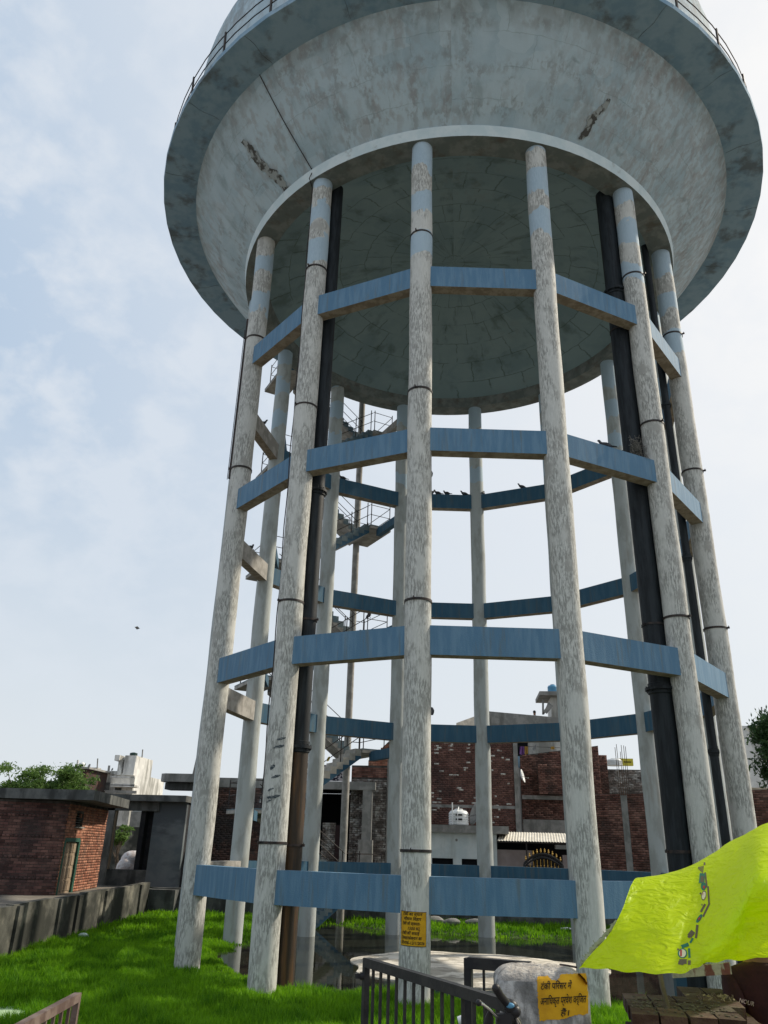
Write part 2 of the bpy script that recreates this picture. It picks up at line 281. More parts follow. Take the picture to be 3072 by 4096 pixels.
m_road = M('dusty_ground', (.17, .15, .125), (.22, .20, .17), 1.5, c3=(.10, .09, .08), s3=.8, st3=(1, 1, 1), lo3=.5, hi3=.7, a3=.7, rough=.95, bump=.3, bscale=10)
m_yel = M('yellow_sign_paint', (.66, .36, .012), (.56, .29, .012), 5, c3=(.30, .20, .05), s3=7, st3=(1, 1, 1), lo3=.62, hi3=.72, a3=.6, rough=.8, bump=.1)
m_ink = M('black_sign_paint', (.012, .012, .012), rough=.8, bump=0)
m_pil = M('limewashed_pillar', (.20, .198, .19), (.50, .49, .47), 9, (1.5, 1.5, .7), .42, .60, c3=(.10, .10, .095), s3=5, st3=(1.6, 1.6, .5), lo3=.48, hi3=.64, a3=.8, rough=.95, bump=.6, bscale=30)
m_piltop = M('rough_cement_top', (.30, .275, .25), (.44, .41, .37), 14, rough=.95, bump=.8, bscale=45, c3=(.15, .13, .12), s3=12, st3=(1, 1, 1), lo3=.55, hi3=.7, a3=.6)
m_chrome = M('chrome', (.75, .77, .8), rough=.12, bump=0, metal=1)
m_rub = M('black_rubber', (.018, .018, .02), rough=.45, bump=.1, bscale=200)
m_skin = M('skin', (.20, .10, .06), rough=.6, bump=0)
m_shirt = M('maroon_shirt', (.022, .005, .009), (.034, .008, .012), 10, rough=.85, bump=.2)
m_jean = M('blue_jeans', (.07, .11, .16), (.10, .15, .20), 20, rough=.9, bump=.2)
m_hair = M('black_hair', (.01, .009, .008), rough=.5, bump=0)
m_bird = M('dark_grey_feathers', (.035, .038, .045), (.06, .065, .075), 30, rough=.7, bump=0)
m_leafy = M('yellow_leaf', (.65, .48, .06), rough=.6, bump=0)
m_twig = M('pale_twigs', (.20, .19, .17), (.10, .09, .08), 30, rough=.9, bump=0)
m_bag = M('white_woven_sack', (.60, .58, .58), (.46, .40, .38), 6, rough=.8, bump=.3, c3=(.35, .12, .08), s3=5, st3=(1, 1, 1), lo3=.62, hi3=.66, a3=.7)
m_red = M('red_print', (.45, .03, .03), rough=.8, bump=0)
m_grn = M('green_print', (.02, .16, .09), rough=.8, bump=0)
m_prt = M('grey_brown_print', (.12, .10, .05), rough=.8, bump=0)
m_cream = M('cream_print', (.70, .66, .40), rough=.8, bump=0)
m_purp = M('purple_cloth', (.20, .09, .27), rough=.9, bump=0)
m_ylc = M('mustard_cloth', (.50, .32, .08), rough=.9, bump=0)
m_trunk = M('bark', (.09, .07, .05), (.13, .10, .08), 8, rough=.95, bump=.4)
m_bluewin = M('pale_blue_paint', (.30, .46, .60), rough=.7, bump=0)
m_yellow = M('yellow_board', (.55, .48, .06), rough=.7, bump=0)
def leafmat(name, a, b, tr=.35):
    m = bpy.data.materials.new(name); m.use_nodes = True; t = m.node_tree; bs = t.nodes['Principled BSDF']; L = t.links.new
    g = N(t, 'ShaderNodeNewGeometry'); mp = N(t, 'ShaderNodeMix', data_type='RGBA'); ns = N(t, 'ShaderNodeTexNoise', i_Scale=.9, i_Detail=5.0); L(g.outputs['Position'], ns.inputs[0])
    ad = N(t, 'ShaderNodeMath', operation='MULTIPLY_ADD'); L(g.outputs['Random Per Island'], ad.inputs[0]); ad.inputs[1].default_value = .55
    mr = N(t, 'ShaderNodeMapRange'); L(ns.outputs[0], mr.inputs[0]); mr.inputs[1].default_value = .35; mr.inputs[2].default_value = .65; mr.inputs[4].default_value = .5; L(mr.outputs[0], ad.inputs[2])
    L(ad.outputs[0], mp.inputs[0]); mp.inputs[6].default_value = (*a, 1); mp.inputs[7].default_value = (*b, 1)
    bs.inputs['Roughness'].default_value = .6; bs.inputs['Specular IOR Level'].default_value = .25; L(mp.outputs[2], bs.inputs['Base Color'])
    tl = N(t, 'ShaderNodeBsdfTranslucent'); L(mp.outputs[2], tl.inputs[0]); ms = N(t, 'ShaderNodeMixShader'); ms.inputs[0].default_value = tr
    L(bs.outputs[0], ms.inputs[1]); L(tl.outputs[0], ms.inputs[2]); L(ms.outputs[0], t.nodes['Material Output'].inputs[0]); return m
m_grass = leafmat('grass_blades', (.035, .15, .005), (.23, .47, .012), .5)
m_leaf = leafmat('tree_leaves', (.05, .11, .022), (.13, .22, .05), .35)
m_leafd = leafmat('dark_tree_leaves', (.018, .045, .018), (.05, .10, .03), .25)
# water
m_water = bpy.data.materials.new('murky_water'); m_water.use_nodes = True; t = m_water.node_tree; b = t.nodes['Principled BSDF']
b.inputs['Base Color'].default_value = (.022, .024, .017, 1); b.inputs['Roughness'].default_value = .035; b.inputs['IOR'].default_value = 1.33
bp = N(t, 'ShaderNodeBump', i_Strength=.05, i_Distance=.02); ns = N(t, 'ShaderNodeTexNoise', i_Scale=3.0, i_Detail=3.0); g = N(t, 'ShaderNodeNewGeometry'); t.links.new(g.outputs['Position'], ns.inputs[0]); t.links.new(ns.outputs[0], bp.inputs['Height']); t.links.new(bp.outputs[0], b.inputs['Normal'])
# tarpaulin
m_tarp = bpy.data.materials.new('lime_tarpaulin'); m_tarp.use_nodes = True; t = m_tarp.node_tree; b = t.nodes['Principled BSDF']; g = N(t, 'ShaderNodeNewGeometry')
b.inputs['Base Color'].default_value = (.70, .92, .004, 1); b.inputs['Roughness'].default_value = .45; b.inputs['Specular IOR Level'].default_value = .4
mp = N(t, 'ShaderNodeMapping'); mp.inputs['Rotation'].default_value = (0, .6, .3); mp.inputs['Scale'].default_value = (1, 1, 2.2); t.links.new(g.outputs['Position'], mp.inputs[0])
ns = N(t, 'ShaderNodeTexNoise', i_Scale=9.0, i_Detail=6.0, i_Distortion=1.2); t.links.new(mp.outputs[0], ns.inputs[0]); bp = N(t, 'ShaderNodeBump', i_Strength=1.0, i_Distance=.03); t.links.new(ns.outputs[0], bp.inputs['Height']); t.links.new(bp.outputs[0], b.inputs['Normal'])
tl = N(t, 'ShaderNodeBsdfTranslucent'); tl.inputs[0].default_value = (.80, 1.0, .002, 1); t.links.new(bp.outputs[0], tl.inputs[1]); ms = N(t, 'ShaderNodeMixShader'); ms.inputs[0].default_value = .52
t.links.new(b.outputs[0], ms.inputs[1]); t.links.new(tl.outputs[0], ms.inputs[2]); t.links.new(ms.outputs[0], t.nodes['Material Output'].inputs[0])
# bowl shell and bottom dome: shuttering patches, hairline cracks, brown stains (uv = metres round / metres up the slope)
def shellmat(name, base, alt, dark, stain, brick, ck, stain_lo, patch=.5):
    m = bpy.data.materials.new(name); m.use_nodes = True; t = m.node_tree; b = t.nodes['Principled BSDF']; L = t.links.new; b.inputs['Roughness'].default_value = .85; b.inputs['Specular IOR Level'].default_value = .25
    uv = N(t, 'ShaderNodeUVMap').outputs[0]; pos = N(t, 'ShaderNodeNewGeometry').outputs['Position']
    def noise(src, sc, det=6, st=(1, 1, 1), off=0):
        q = N(t, 'ShaderNodeMapping'); q.inputs['Scale'].default_value = st; q.inputs['Location'].default_value = (off, off, off); L(src, q.inputs[0]); n = N(t, 'ShaderNodeTexNoise', i_Scale=sc, i_Detail=float(det), i_Roughness=.6); L(q.outputs[0], n.inputs[0]); return n
    def ramp(src, lo, hi, a=0, b_=1):
        r = N(t, 'ShaderNodeMapRange', interpolation_type='SMOOTHSTEP'); L(src, r.inputs[0])
        for i, v in ((1, lo), (2, hi), (3, a), (4, b_)): r.inputs[i].default_value = v
        return r.outputs[0]
    def mixc(f, a, c):
        x = N(t, 'ShaderNodeMix', data_type='RGBA'); L(f, x.inputs[0])
        for k, v in ((6, a), (7, c)):
            if isinstance(v, tuple): x.inputs[k].default_value = (*v, 1)
            else: L(v, x.inputs[k])
        return x.outputs[2]
    wn = noise(uv, 1.1, 3); wa = N(t, 'ShaderNodeVectorMath', operation='SCALE'); L(wn.outputs['Color'], wa.inputs[0]); wa.inputs['Scale'].default_value = .5; wu = N(t, 'ShaderNodeVectorMath', operation='ADD'); L(uv, wu.inputs[0]); L(wa.outputs[0], wu.inputs[1])
    wn2 = noise(uv, 2.2, 5); wa2 = N(t, 'ShaderNodeVectorMath', operation='SCALE'); L(wn2.outputs['Color'], wa2.inputs[0]); wa2.inputs['Scale'].default_value = .22; wu2 = N(t, 'ShaderNodeVectorMath', operation='ADD'); L(uv, wu2.inputs[0]); L(wa2.outputs[0], wu2.inputs[1])
    vo = N(t, 'ShaderNodeTexVoronoi', distance='CHEBYCHEV', i_Scale=brick, i_Randomness=.55); L(wu.outputs[0], vo.inputs[0])
    sep = N(t, 'ShaderNodeSeparateColor'); L(vo.outputs['Color'], sep.inputs[0])
    c = mixc(ramp(sep.outputs[0], 0, 1, 0, patch), base, alt)
    c = mixc(ramp(noise(pos, .7, 7).outputs[0], .42, .62, 0, .7), c, alt)
    c = mixc(ramp(noise(uv, 1.6, 8, (1, .45, 1), 5).outputs[0], .52, .68, 0, .55), c, dark)
    if 'bowl' in name:
        vj = N(t, 'ShaderNodeTexVoronoi', feature='DISTANCE_TO_EDGE', i_Scale=.92, i_Randomness=.35); L(wu.outputs[0], vj.inputs[0])
        j1 = ramp(vj.outputs['Distance'], .03, .22, 1, 0); j2 = ramp(noise(uv, 6.5, 12, (1, .6, 1), 91).outputs[0], .46, .56); j0 = ramp(noise(pos, .35, 3, (1, 1, 1), 61).outputs[0], .42, .55)
        j3 = N(t, 'ShaderNodeMath', operation='MULTIPLY'); L(j1, j3.inputs[0]); L(j2, j3.inputs[1]); j4 = N(t, 'ShaderNodeMath', operation='MULTIPLY'); L(j3.outputs[0], j4.inputs[0]); L(j0, j4.inputs[1]); j5 = N(t, 'ShaderNodeMath', operation='MULTIPLY'); L(j4.outputs[0], j5.inputs[0]); j5.inputs[1].default_value = .42
        c = mixc(j5.outputs[0], c, (.20, .19, .18))
    # stains: strongest in some sectors
    s1 = ramp(noise(pos, .22, 3, (1, 1, 1), 21).outputs[0], stain_lo, stain_lo + .14); s2 = ramp(noise(uv, 4.6, 12, (1, .5, 1), 11).outputs[0], .48, .60); mm = N(t, 'ShaderNodeMath', operation='MULTIPLY'); L(s1, mm.inputs[0]); L(s2, mm.inputs[1]); m2 = N(t, 'ShaderNodeMath', operation='MULTIPLY'); L(mm.outputs[0], m2.inputs[0]); m2.inputs[1].default_value = .38
    c = mixc(m2.outputs[0], c, stain)
    if 'bowl' in name:
        sx = N(t, 'ShaderNodeSeparateXYZ'); L(uv, sx.inputs[0]); e1 = ramp(sx.outputs[1], 1.9, 3.1); e2 = ramp(noise(uv, 2.6, 12, (1, .6, 1), 77).outputs[0], .42, .58); e3 = N(t, 'ShaderNodeMath', operation='MULTIPLY'); L(e1, e3.inputs[0]); L(e2, e3.inputs[1]); e4 = N(t, 'ShaderNodeMath', operation='MULTIPLY'); L(e3.outputs[0], e4.inputs[0]); e4.inputs[1].default_value = .36; c = mixc(e4.outputs[0], c, (.165, .165, .16))
        pz = N(t, 'ShaderNodeSeparateXYZ'); L(pos, pz.inputs[0]); g1 = ramp(pz.outputs[0], 1.0, 6.0); g2 = ramp(noise(uv, 6, 12, (1, .5, 1), 55).outputs[0], .47, .56); g3 = N(t, 'ShaderNodeMath', operation='MULTIPLY'); L(g1, g3.inputs[0]); L(g2, g3.inputs[1]); g4 = N(t, 'ShaderNodeMath', operation='MULTIPLY'); L(g3.outputs[0], g4.inputs[0]); g4.inputs[1].default_value = .32; c = mixc(g4.outputs[0], c, stain)
    ve = N(t, 'ShaderNodeTexVoronoi', feature='DISTANCE_TO_EDGE', i_Scale=ck, i_Randomness=.75); L(wu.outputs[0], ve.inputs[0])
    cr = ramp(ve.outputs['Distance'], .008, .045, 1, 0)
    bk = N(t, 'ShaderNodeTexBrick', i_Scale=1.0, i_Mortar_Size=.022 if 'dome' in name else .012, i_Mortar_Smooth=.6, i_Brick_Width=.78 if 'dome' in name else 1.5, i_Row_Height=.95 if 'dome' in name else .8); L(wu2.outputs[0], bk.inputs[0]); cr = bk.outputs['Fac'] if 'dome' in name else cr; cm = ramp(noise(uv, 1.3, 4, (1, 1, 1), 31).outputs[0], *((.38, .50) if 'dome' in name else (.55, .68))); mk = N(t, 'ShaderNodeMath', operation='MULTIPLY'); L(cr, mk.inputs[0]); L(cm, mk.inputs[1]); mk2 = N(t, 'ShaderNodeMath', operation='MULTIPLY'); L(mk.outputs[0], mk2.inputs[0]); mk2.inputs[1].default_value = .62 if 'dome' in name else .55
    c = mixc(mk2.outputs[0], c, dark)
    if 'bowl' in name:
        pl = N(t, 'ShaderNodeMath', operation='MULTIPLY'); L(bk.outputs['Fac'], pl.inputs[0]); L(ramp(noise(uv, .8, 5, (1, 1, 1), 44).outputs[0], .42, .56, 0, .5), pl.inputs[1]); c = mixc(pl.outputs[0], c, dark)
    L(c, b.inputs['Base Color'])
    bb = N(t, 'ShaderNodeBump', i_Strength=.35, i_Distance=.03); L(noise(pos, 7, 6).outputs[0], bb.inputs['Height']); b2 = N(t, 'ShaderNodeBump', i_Strength=.5, i_Distance=.03); L(sep.outputs[0], b2.inputs['Height']); L(bb.outputs[0], b2.inputs['Normal']); L(b2.outputs[0], b.inputs['Normal'])
    return m
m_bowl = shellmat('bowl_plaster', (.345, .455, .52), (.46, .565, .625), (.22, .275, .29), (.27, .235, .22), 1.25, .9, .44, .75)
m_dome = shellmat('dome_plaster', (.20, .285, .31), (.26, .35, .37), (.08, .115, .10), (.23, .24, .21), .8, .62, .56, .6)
# ------------------------------------------------------------------ ground, water
CX, CY, RR = 0.0, 22.605, 7.0
PH = R(-58.2274); STEP = 2 * math.pi / 14
GZ = -1.65; LOT = -2.50; WZ = -2.60
def cpos(i, r=RR): a = PH + STEP * i; return Vector((CX + r * math.sin(a), CY - r * math.cos(a), 0))
POOL = [(-5.9, 22.5), (-5.8, 20.3), (-4.5, 18.5), (-3.4, 17.1), (-2.2, 17.5), (-1, 17.9), (0, 17.1), (1.6, 16.7), (3, 17.1), (5.5, 17.0), (9, 18.4), (10.4, 23), (9.5, 28), (6, 29.6), (3.5, 29.2), (1.2, 29.5), (-1.2, 29.8), (-3, 30.6), (-5, 32.2), (-6.6, 31.0), (-6.0, 28), (-5.7, 26), (-6.3, 24.2)]
PA = np.array(POOL)
def pool_sd(x, y):
    """signed distance to the pool outline, positive outside"""
    P = np.stack([x, y], -1); A = PA; B = np.roll(PA, -1, 0); best = np.full(x.shape, 1e9); inside = np.zeros(x.shape, bool)
    for a, b_ in zip(A, B):
        ab = b_ - a; t_ = np.clip(((P - a) @ ab) / (ab @ ab), 0, 1); d = np.hypot(*(np.moveaxis(P - (a + t_[..., None] * ab), -1, 0))); best = np.minimum(best, d)
        c = ((a[1] > y) != (b_[1] > y)) & (x < (b_[0] - a[0]) * (y - a[1]) / (b_[1] - a[1] + 1e-12) + a[0]); inside ^= c
    return np.where(inside, -best, best)
def wob(x, y, s, seed=0): return np.sin(x * 1.7 * s + seed) * np.cos(y * 1.3 * s + seed * 2) + .5 * np.sin(x * 3.9 * s + y * 2.7 * s + seed) + .3 * np.sin(y * 7.1 * s - x * 5.3 * s)
def wallx(y): return -10.2 - (y - 18) * .125      # line of the left boundary wall
def ground(x, y):
    sd = pool_sd(x, y) + .28 * wob(x, y, 1.1, 3)
    z = LOT + .035 * wob(x, y, .8) + np.clip(sd * .16 - .14, -.45, .0)
    pud = np.hypot((x + 7.6) / 1.1, (y - 13.9) / .9); z = np.where(pud < 1.6, np.minimum(z, WZ + .12 * (pud - 1)), z)
    bank = np.clip((9.0 - y) / 3.4, 0, 1); z = z * (1 - bank) + GZ * bank
    z = np.where(x < wallx(y) - .34, GZ, z); z = np.where(y > 33.2, GZ, z); z = np.where(x > 13.2, GZ, z); z = np.where(y < 5.6, GZ, z)
    return z
xs = np.unique(np.concatenate([[-900, -300, -120, -60, -30, -22], np.arange(-17, 16, .3), [18, 25, 40, 80, 200, 900]]))
ys = np.unique(np.concatenate([[-60, -10, 0, 3], np.arange(5, 36, .3), [38, 42, 50, 70, 110, 200, 500, 1500]]))
X, Y = np.meshgrid(xs, ys); Z = ground(X, Y); nx = len(xs); V = np.stack([X, Y, Z], -1).reshape(-1, 3)
ii = np.arange(len(ys) - 1)[:, None] * nx + np.arange(nx - 1)[None]; F = np.stack([ii, ii + 1, ii + nx + 1, ii + nx], -1).reshape(-1, 4)
lot = npmesh('ground', V, F, [m_road, m_soil], smooth=True); lot['kind'] = 'structure'
cxy = V[F].mean(1); inl = (cxy[:, 2] < GZ - .02).astype(np.int32); lot.data.polygons.foreach_set('material_index', inl)
mb = MB(); mb.add([(-11.5, 10, WZ), (12.5, 10, WZ), (12.5, 33, WZ), (-11.5, 33, WZ)], [(0, 1, 2, 3)]); wt = build(mb, 'water', m_water, fixn=False); wt['kind'] = 'structure'
mb = MB(); pp_ = [(-7.6 + 1.0 * math.cos(a), 13.9 + .8 * math.sin(a)) for a in np.linspace(0, 6.283, 40, endpoint=False)]; mb.add([(x, y, WZ + .004) for x, y in pp_], [tuple(range(40))]); tag(build(mb, 'algae_puddle', M('pale_green_scum', (.42, .56, .34), (.30, .44, .22), 3, rough=.5, bump=.1), fixn=False), 'pale green scummy puddle in the grass by the rusty railing', 'puddle', kind='structure')
# grass: hundreds of thousands of bent blades
def blades(x, y, h, wd, lean, seed):
    n = len(x); z = ground(x, y) - .01; a = rng.uniform(0, 2 * math.pi, n); la = rng.uniform(0, 2 * math.pi, n)
    dx, dy = np.cos(a) * wd / 2, np.sin(a) * wd / 2; lx, ly = np.cos(la) * lean * h, np.sin(la) * lean * h
    b0 = np.stack([x - dx, y - dy, z], -1); b1 = np.stack([x + dx, y + dy, z], -1); m0 = np.stack([x - dx * .7 + lx * .35, y - dy * .7 + ly * .35, z + h * .6], -1); m1 = np.stack([x + dx * .7 + lx * .35, y + dy * .7 + ly * .35, z + h * .6], -1); tp = np.stack([x + lx, y + ly, z + h], -1)
    V = np.stack([b0, b1, m1, m0, tp], 1).reshape(-1, 3); k = np.arange(n)[:, None] * 5
    return V, np.concatenate([k + [0, 1, 2], k + [0, 2, 3], k + [3, 2, 4]], 0)
def scatter(n, x0, x1, y0, y1, hs, wd, dens=1.0):
    x = rng.uniform(x0, x1, n); y = y0 * (y1 / y0) ** rng.uniform(0, 1, n)
    sd = pool_sd(x, y) + .28 * wob(x, y, 1.1, 3); pud = np.hypot((x + 7.6) / 1.1, (y - 13.9) / .9)
    # thinned and shortened by the sunlit slab and by the water's edge
    keep = (sd > .05) & (x > wallx(y) + .12) & (pud > .62) & (y < 33)
    for i in range(14): c = cpos(i); keep &= np.hypot(x - c.x, y - c.y) > .27
    x, y, sd = x[keep], y[keep], sd[keep]
    cl = .80 + .22 * np.clip(wob(x, y, 1.9, 5), -1, 1) + .2 * np.clip(wob(x, y, 5.3, 9), -1, 1)
    h = hs * cl * rng.uniform(.6, 1.25, len(x)) * np.clip(.45 + sd * .5, .45, 1)
    return blades(x, y, h, wd * rng.uniform(.7, 1.3, len(x)) * (y / 14) ** .7, rng.uniform(.1, .55, len(x)), 0)
parts = [scatter(330000, -11.5, 9, 12.6, 24, .20, .014), scatter(60000, -12, 12, 24, 33, .20, .02), scatter(26000, 1.2, 4.5, 12, 17.4, .26, .014)]
V = []; F = []; o_ = 0
for v, f in parts: V.append(v); F.append(f + o_); o_ += len(v)
gr = npmesh('grass', np.concatenate(V), np.concatenate(F), m_grass); tag(gr, 'lush green grass covering the sunken wet ground round the pool', 'grass', kind='stuff')
# round pale slab standing in the water
mb = MB(); sc = (.25, 21.75); pr = [(0, 0)]
n = 72; ring = []
for j in range(n):
    a = 2 * math.pi * j / n; r = 2.95 + .18 * math.sin(3 * a + 1) + .12 * math.sin(7 * a) + random.uniform(-.03, .03); ring.append((sc[0] + r * math.cos(a) * 1.05, sc[1] + r * math.sin(a) * .96))
mb.v = [Vector((sc[0], sc[1], WZ + .13))]; 
for k_, (q, z) in enumerate(((.6, .115), (.93, .06), (1.0, .02), (1.02, -.35))):
    mb.v += [Vector((sc[0] + (x - sc[0]) * q, sc[1] + (y - sc[1]) * q, WZ + z + random.uniform(-.008, .008))) for x, y in ring]
mb.f = [(0, 1 + j, 1 + (j + 1) % n) for j in range(n)] + [(1 + k_ * n + j, 1 + (k_ + 1) * n + j, 1 + (k_ + 1) * n + (j + 1) % n, 1 + k_ * n + (j + 1) % n) for k_ in range(3) for j in range(n)]; mb.m = [0] * len(mb.f)
tag(build(mb, 'concrete_slab', m_slab, smooth=True), 'low round pale concrete slab drying out in the pool under the tower', 'slab')
# ------------------------------------------------------------------ WATER TOWER
TOW = thing('water_tower', 'huge raised concrete water tank on fourteen round columns with blue ring beams', 'water tower', (CX, CY, WZ))
CR = .278
ZR = 17.67
LV = [(-1.049, -.439), (3.616, 4.222), (8.262, 8.853), (12.887, 13.503)]
def column(i, mat):
    c = cpos(i); mb = MB(); zs = np.linspace(-3.2, ZR + .05, 42); pts = []
    for z in zs: pts.append((c.x + .006 * math.sin(z * 1.7 + i), c.y + .006 * math.cos(z * 1.3 + i * 2), z))
    mb.tube(pts, [CR * (1 + .012 * math.sin(z * 2.3 + i * 3)) for z in zs], 40, cap=False)
    return build(mb, 'column', mat, TOW, smooth=True, origin=(c.x, c.y, -3.2))
# faded blue bands near the column heads, painted by height
def colmat(name, src):
    m = src.copy(); m.name = name; t = m.node_tree; b = t.nodes['Principled BSDF']; ln = b.inputs['Base Color'].links[0].from_socket; L = t.links.new
    g = N(t, 'ShaderNodeNewGeometry'); sp = N(t, 'ShaderNodeSeparateXYZ'); L(g.outputs['Position'], sp.inputs[0]); ns = N(t, 'ShaderNodeTexNoise', i_Scale=1.6, i_Detail=6.0); L(g.outputs['Position'], ns.inputs[0])
    ma = N(t, 'ShaderNodeMath', operation='MULTIPLY_ADD'); L(ns.outputs[0], ma.inputs[0]); ma.inputs[1].default_value = 1.3; L(sp.outputs[2], ma.inputs[2])
    oi = N(t, 'ShaderNodeObjectInfo'); mo = N(t, 'ShaderNodeMath', operation='MULTIPLY_ADD'); L(oi.outputs['Random'], mo.inputs[0]); mo.inputs[1].default_value = -1.2; L(ma.outputs[0], mo.inputs[2])
    out = None
    for lo, hi in ((14.4, 15.1), (15.75, 16.5), (17.2, 30)):
        a = N(t, 'ShaderNodeMath', operation='GREATER_THAN'); L(mo.outputs[0], a.inputs[0]); a.inputs[1].default_value = lo; c = N(t, 'ShaderNodeMath', operation='LESS_THAN'); L(mo.outputs[0], c.inputs[0]); c.inputs[1].default_value = hi
        mu = N(t, 'ShaderNodeMath', operation='MULTIPLY'); L(a.outputs[0], mu.inputs[0]); L(c.outputs[0], mu.inputs[1])
        if out is None: out = mu.outputs[0]
        else: mm = N(t, 'ShaderNodeMath', operation='MAXIMUM'); L(out, mm.inputs[0]); L(mu.outputs[0], mm.inputs[1]); out = mm.outputs[0]
    fm = N(t, 'ShaderNodeMath', operation='MULTIPLY'); L(out, fm.inputs[0]); fm.inputs[1].default_value = .85
    mx_ = N(t, 'ShaderNodeMix', data_type='RGBA'); L(fm.outputs[0], mx_.inputs[0]); L(ln, mx_.inputs[6]); mx_.inputs[7].default_value = (.36, .48, .57, 1); L(mx_.outputs[2], b.inputs['Base Color']); return m
m_colf2 = colmat('peeling_paint_with_blue_bands', m_colf); m_colb2 = colmat('whitewash_with_blue_bands', m_colb)
cols = [column(i, m_colf2 if i in (0, 1, 2, 3, 4, 5) else m_colb2) for i in range(14)]
def arcband(c, z, r, w_, parent, name='clamp_band', tilt=0, mat=None, lug=0):
    mb = MB(); mb.revolve([(r, z - w_ / 2), (r + .014, z - w_ / 2), (r + .014, z + w_ / 2), (r, z + w_ / 2)], c.x, c.y, 40, closed=True)
    d = Vector((math.sin(lug), -math.cos(lug), 0)); p = Vector((c.x, c.y, z)) + d * (r + .01); mb.bar(p, p + d * .07, .02, .05); mb.bar(p + d * .045 + Vector((0, 0, -.015)), p + d * .045 + Vector((0, 0, .05)), .015)
    return build(mb, name, mat or m_iron, parent, smooth=True)
for i, zz in ((0, (13.9, 9.55)), (1, (14.5, 10.15, 5.05, .05)), (2, (14.55, 9.85, 4.75, -.02)), (4, (14.6, 9.95, 4.95)), (5, (14.5, 9.9, 5.4))):
    for z in zz: arcband(cpos(i), z, CR + .003, .05, cols[i], lug=PH + STEP * i + random.uniform(-.3, .3))
def beam(i, lv, mat, w_=.30):
    a, b_ = cpos(i), cpos(i + 1); d = (b_ - a).normalized(); a2, b2 = a + d * (CR * .55), b_ - d * (CR * .55); n = Vector((d.y, -d.x, 0)) * (w_ / 2); z0, z1 = LV[lv]
    p = [a2 - n, b2 - n, b2 + n, a2 + n]; mb = MB(); q = [(v.x, v.y, z0) for v in p] + [(v.x, v.y, z1) for v in p]
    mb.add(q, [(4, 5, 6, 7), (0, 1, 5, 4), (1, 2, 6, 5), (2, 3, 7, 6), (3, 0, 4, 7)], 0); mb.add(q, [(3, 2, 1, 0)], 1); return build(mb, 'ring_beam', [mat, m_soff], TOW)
for lv in range(4):
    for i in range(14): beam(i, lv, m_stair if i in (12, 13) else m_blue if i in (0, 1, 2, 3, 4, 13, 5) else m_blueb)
# bowl: ring beam, conical shell, gallery slab, tank wall, bottom dome
def uvrev(name, prof, n, mat, closed=False, smooth=True, thick=None):
    mb = MB(); mb.revolve(prof, CX, CY, n, closed=closed); o = build(mb, name, mat, TOW, smooth=smooth, origin=(CX, CY, min(z for r, z in prof)))
    uvl = o.data.uv_layers.new(name='UVMap'); ss = [0]
    for (r0, z0), (r1, z1) in zip(prof, prof[1:]): ss.append(ss[-1] + math.hypot(r1 - r0, z1 - z0))
    k = len(prof); rm = sum(r for r, z in prof) / k
    for p in o.data.polygons:
        vi = [o.data.loops[l].vertex_index for l in p.loop_indices]; js = [v // k for v in vi]; wrap = max(js) - min(js) > 2
        for l, v in zip(p.loop_indices, vi):
            j = v // k; j = j + n if wrap and j == 0 else j
            uvl.data[l].uv = (2 * math.pi * rm * j / n, ss[v % k])
    return o
ringp = [(6.70, ZR + .3), (6.70, ZR), (7.36, ZR), (7.40, ZR + .33), (7.30, ZR + .36)]
uvrev('support_ring', [(7.345, ZR), (7.40, ZR + .335), (7.30, ZR + .36)], 112, m_ring)
uvrev('ring_soffit', [(6.62, ZR + .45), (6.68, ZR + .004), (7.345, ZR)], 112, M('stained_ring_soffit', (.15, .175, .17), (.22, .24, .23), 2.5, c3=(.12, .10, .08), s3=2, st3=(1, 1, 1), lo3=.5, hi3=.7, a3=.7, rough=.9, bump=.3), smooth=False)
ZB = 20.30
sh = []
for k_ in range(15):
    t_ = k_ / 14; r = 7.33 + (9.32 - 7.33) * t_ + .10 * math.sin(math.pi * t_); z = ZR + .34 + (ZB + .01 - ZR - .34) * t_ - .06 * math.sin(math.pi * t_); sh.append((r, z))
uvrev('conical_shell', sh, 112, m_bowl)
dm = []
for k_ in range(17):
    t_ = k_ / 16; r = 6.66 * (1 - t_); rs = 14.0; z = ZR + .40 + (math.sqrt(rs * rs - r * r) - math.sqrt(rs * rs - 6.66 ** 2)); dm.append((max(r, .02), z))
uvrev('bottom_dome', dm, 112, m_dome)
uvrev('gallery_slab', [(9.25, ZB), (10.40, ZB), (10.42, ZB + .14), (10.40, ZB + .15), (9.2, ZB + .15)], 64, m_bal, smooth=False)
uvrev('tank_wall', [(9.72, ZB + .14), (9.72, ZB + 4.2), (9.2, ZB + 4.3)], 96, m_bowl)
mb = MB(); rs = 26
prof = [(9.2 * (1 - k_ / 8) + .02, ZB + 4.3 + 2.2 * math.sin(math.pi / 2 * k_ / 8)) for k_ in range(9)]; mb.revolve(prof, CX, CY, 72); build(mb, 'roof_dome', m_bowl, TOW, smooth=True)
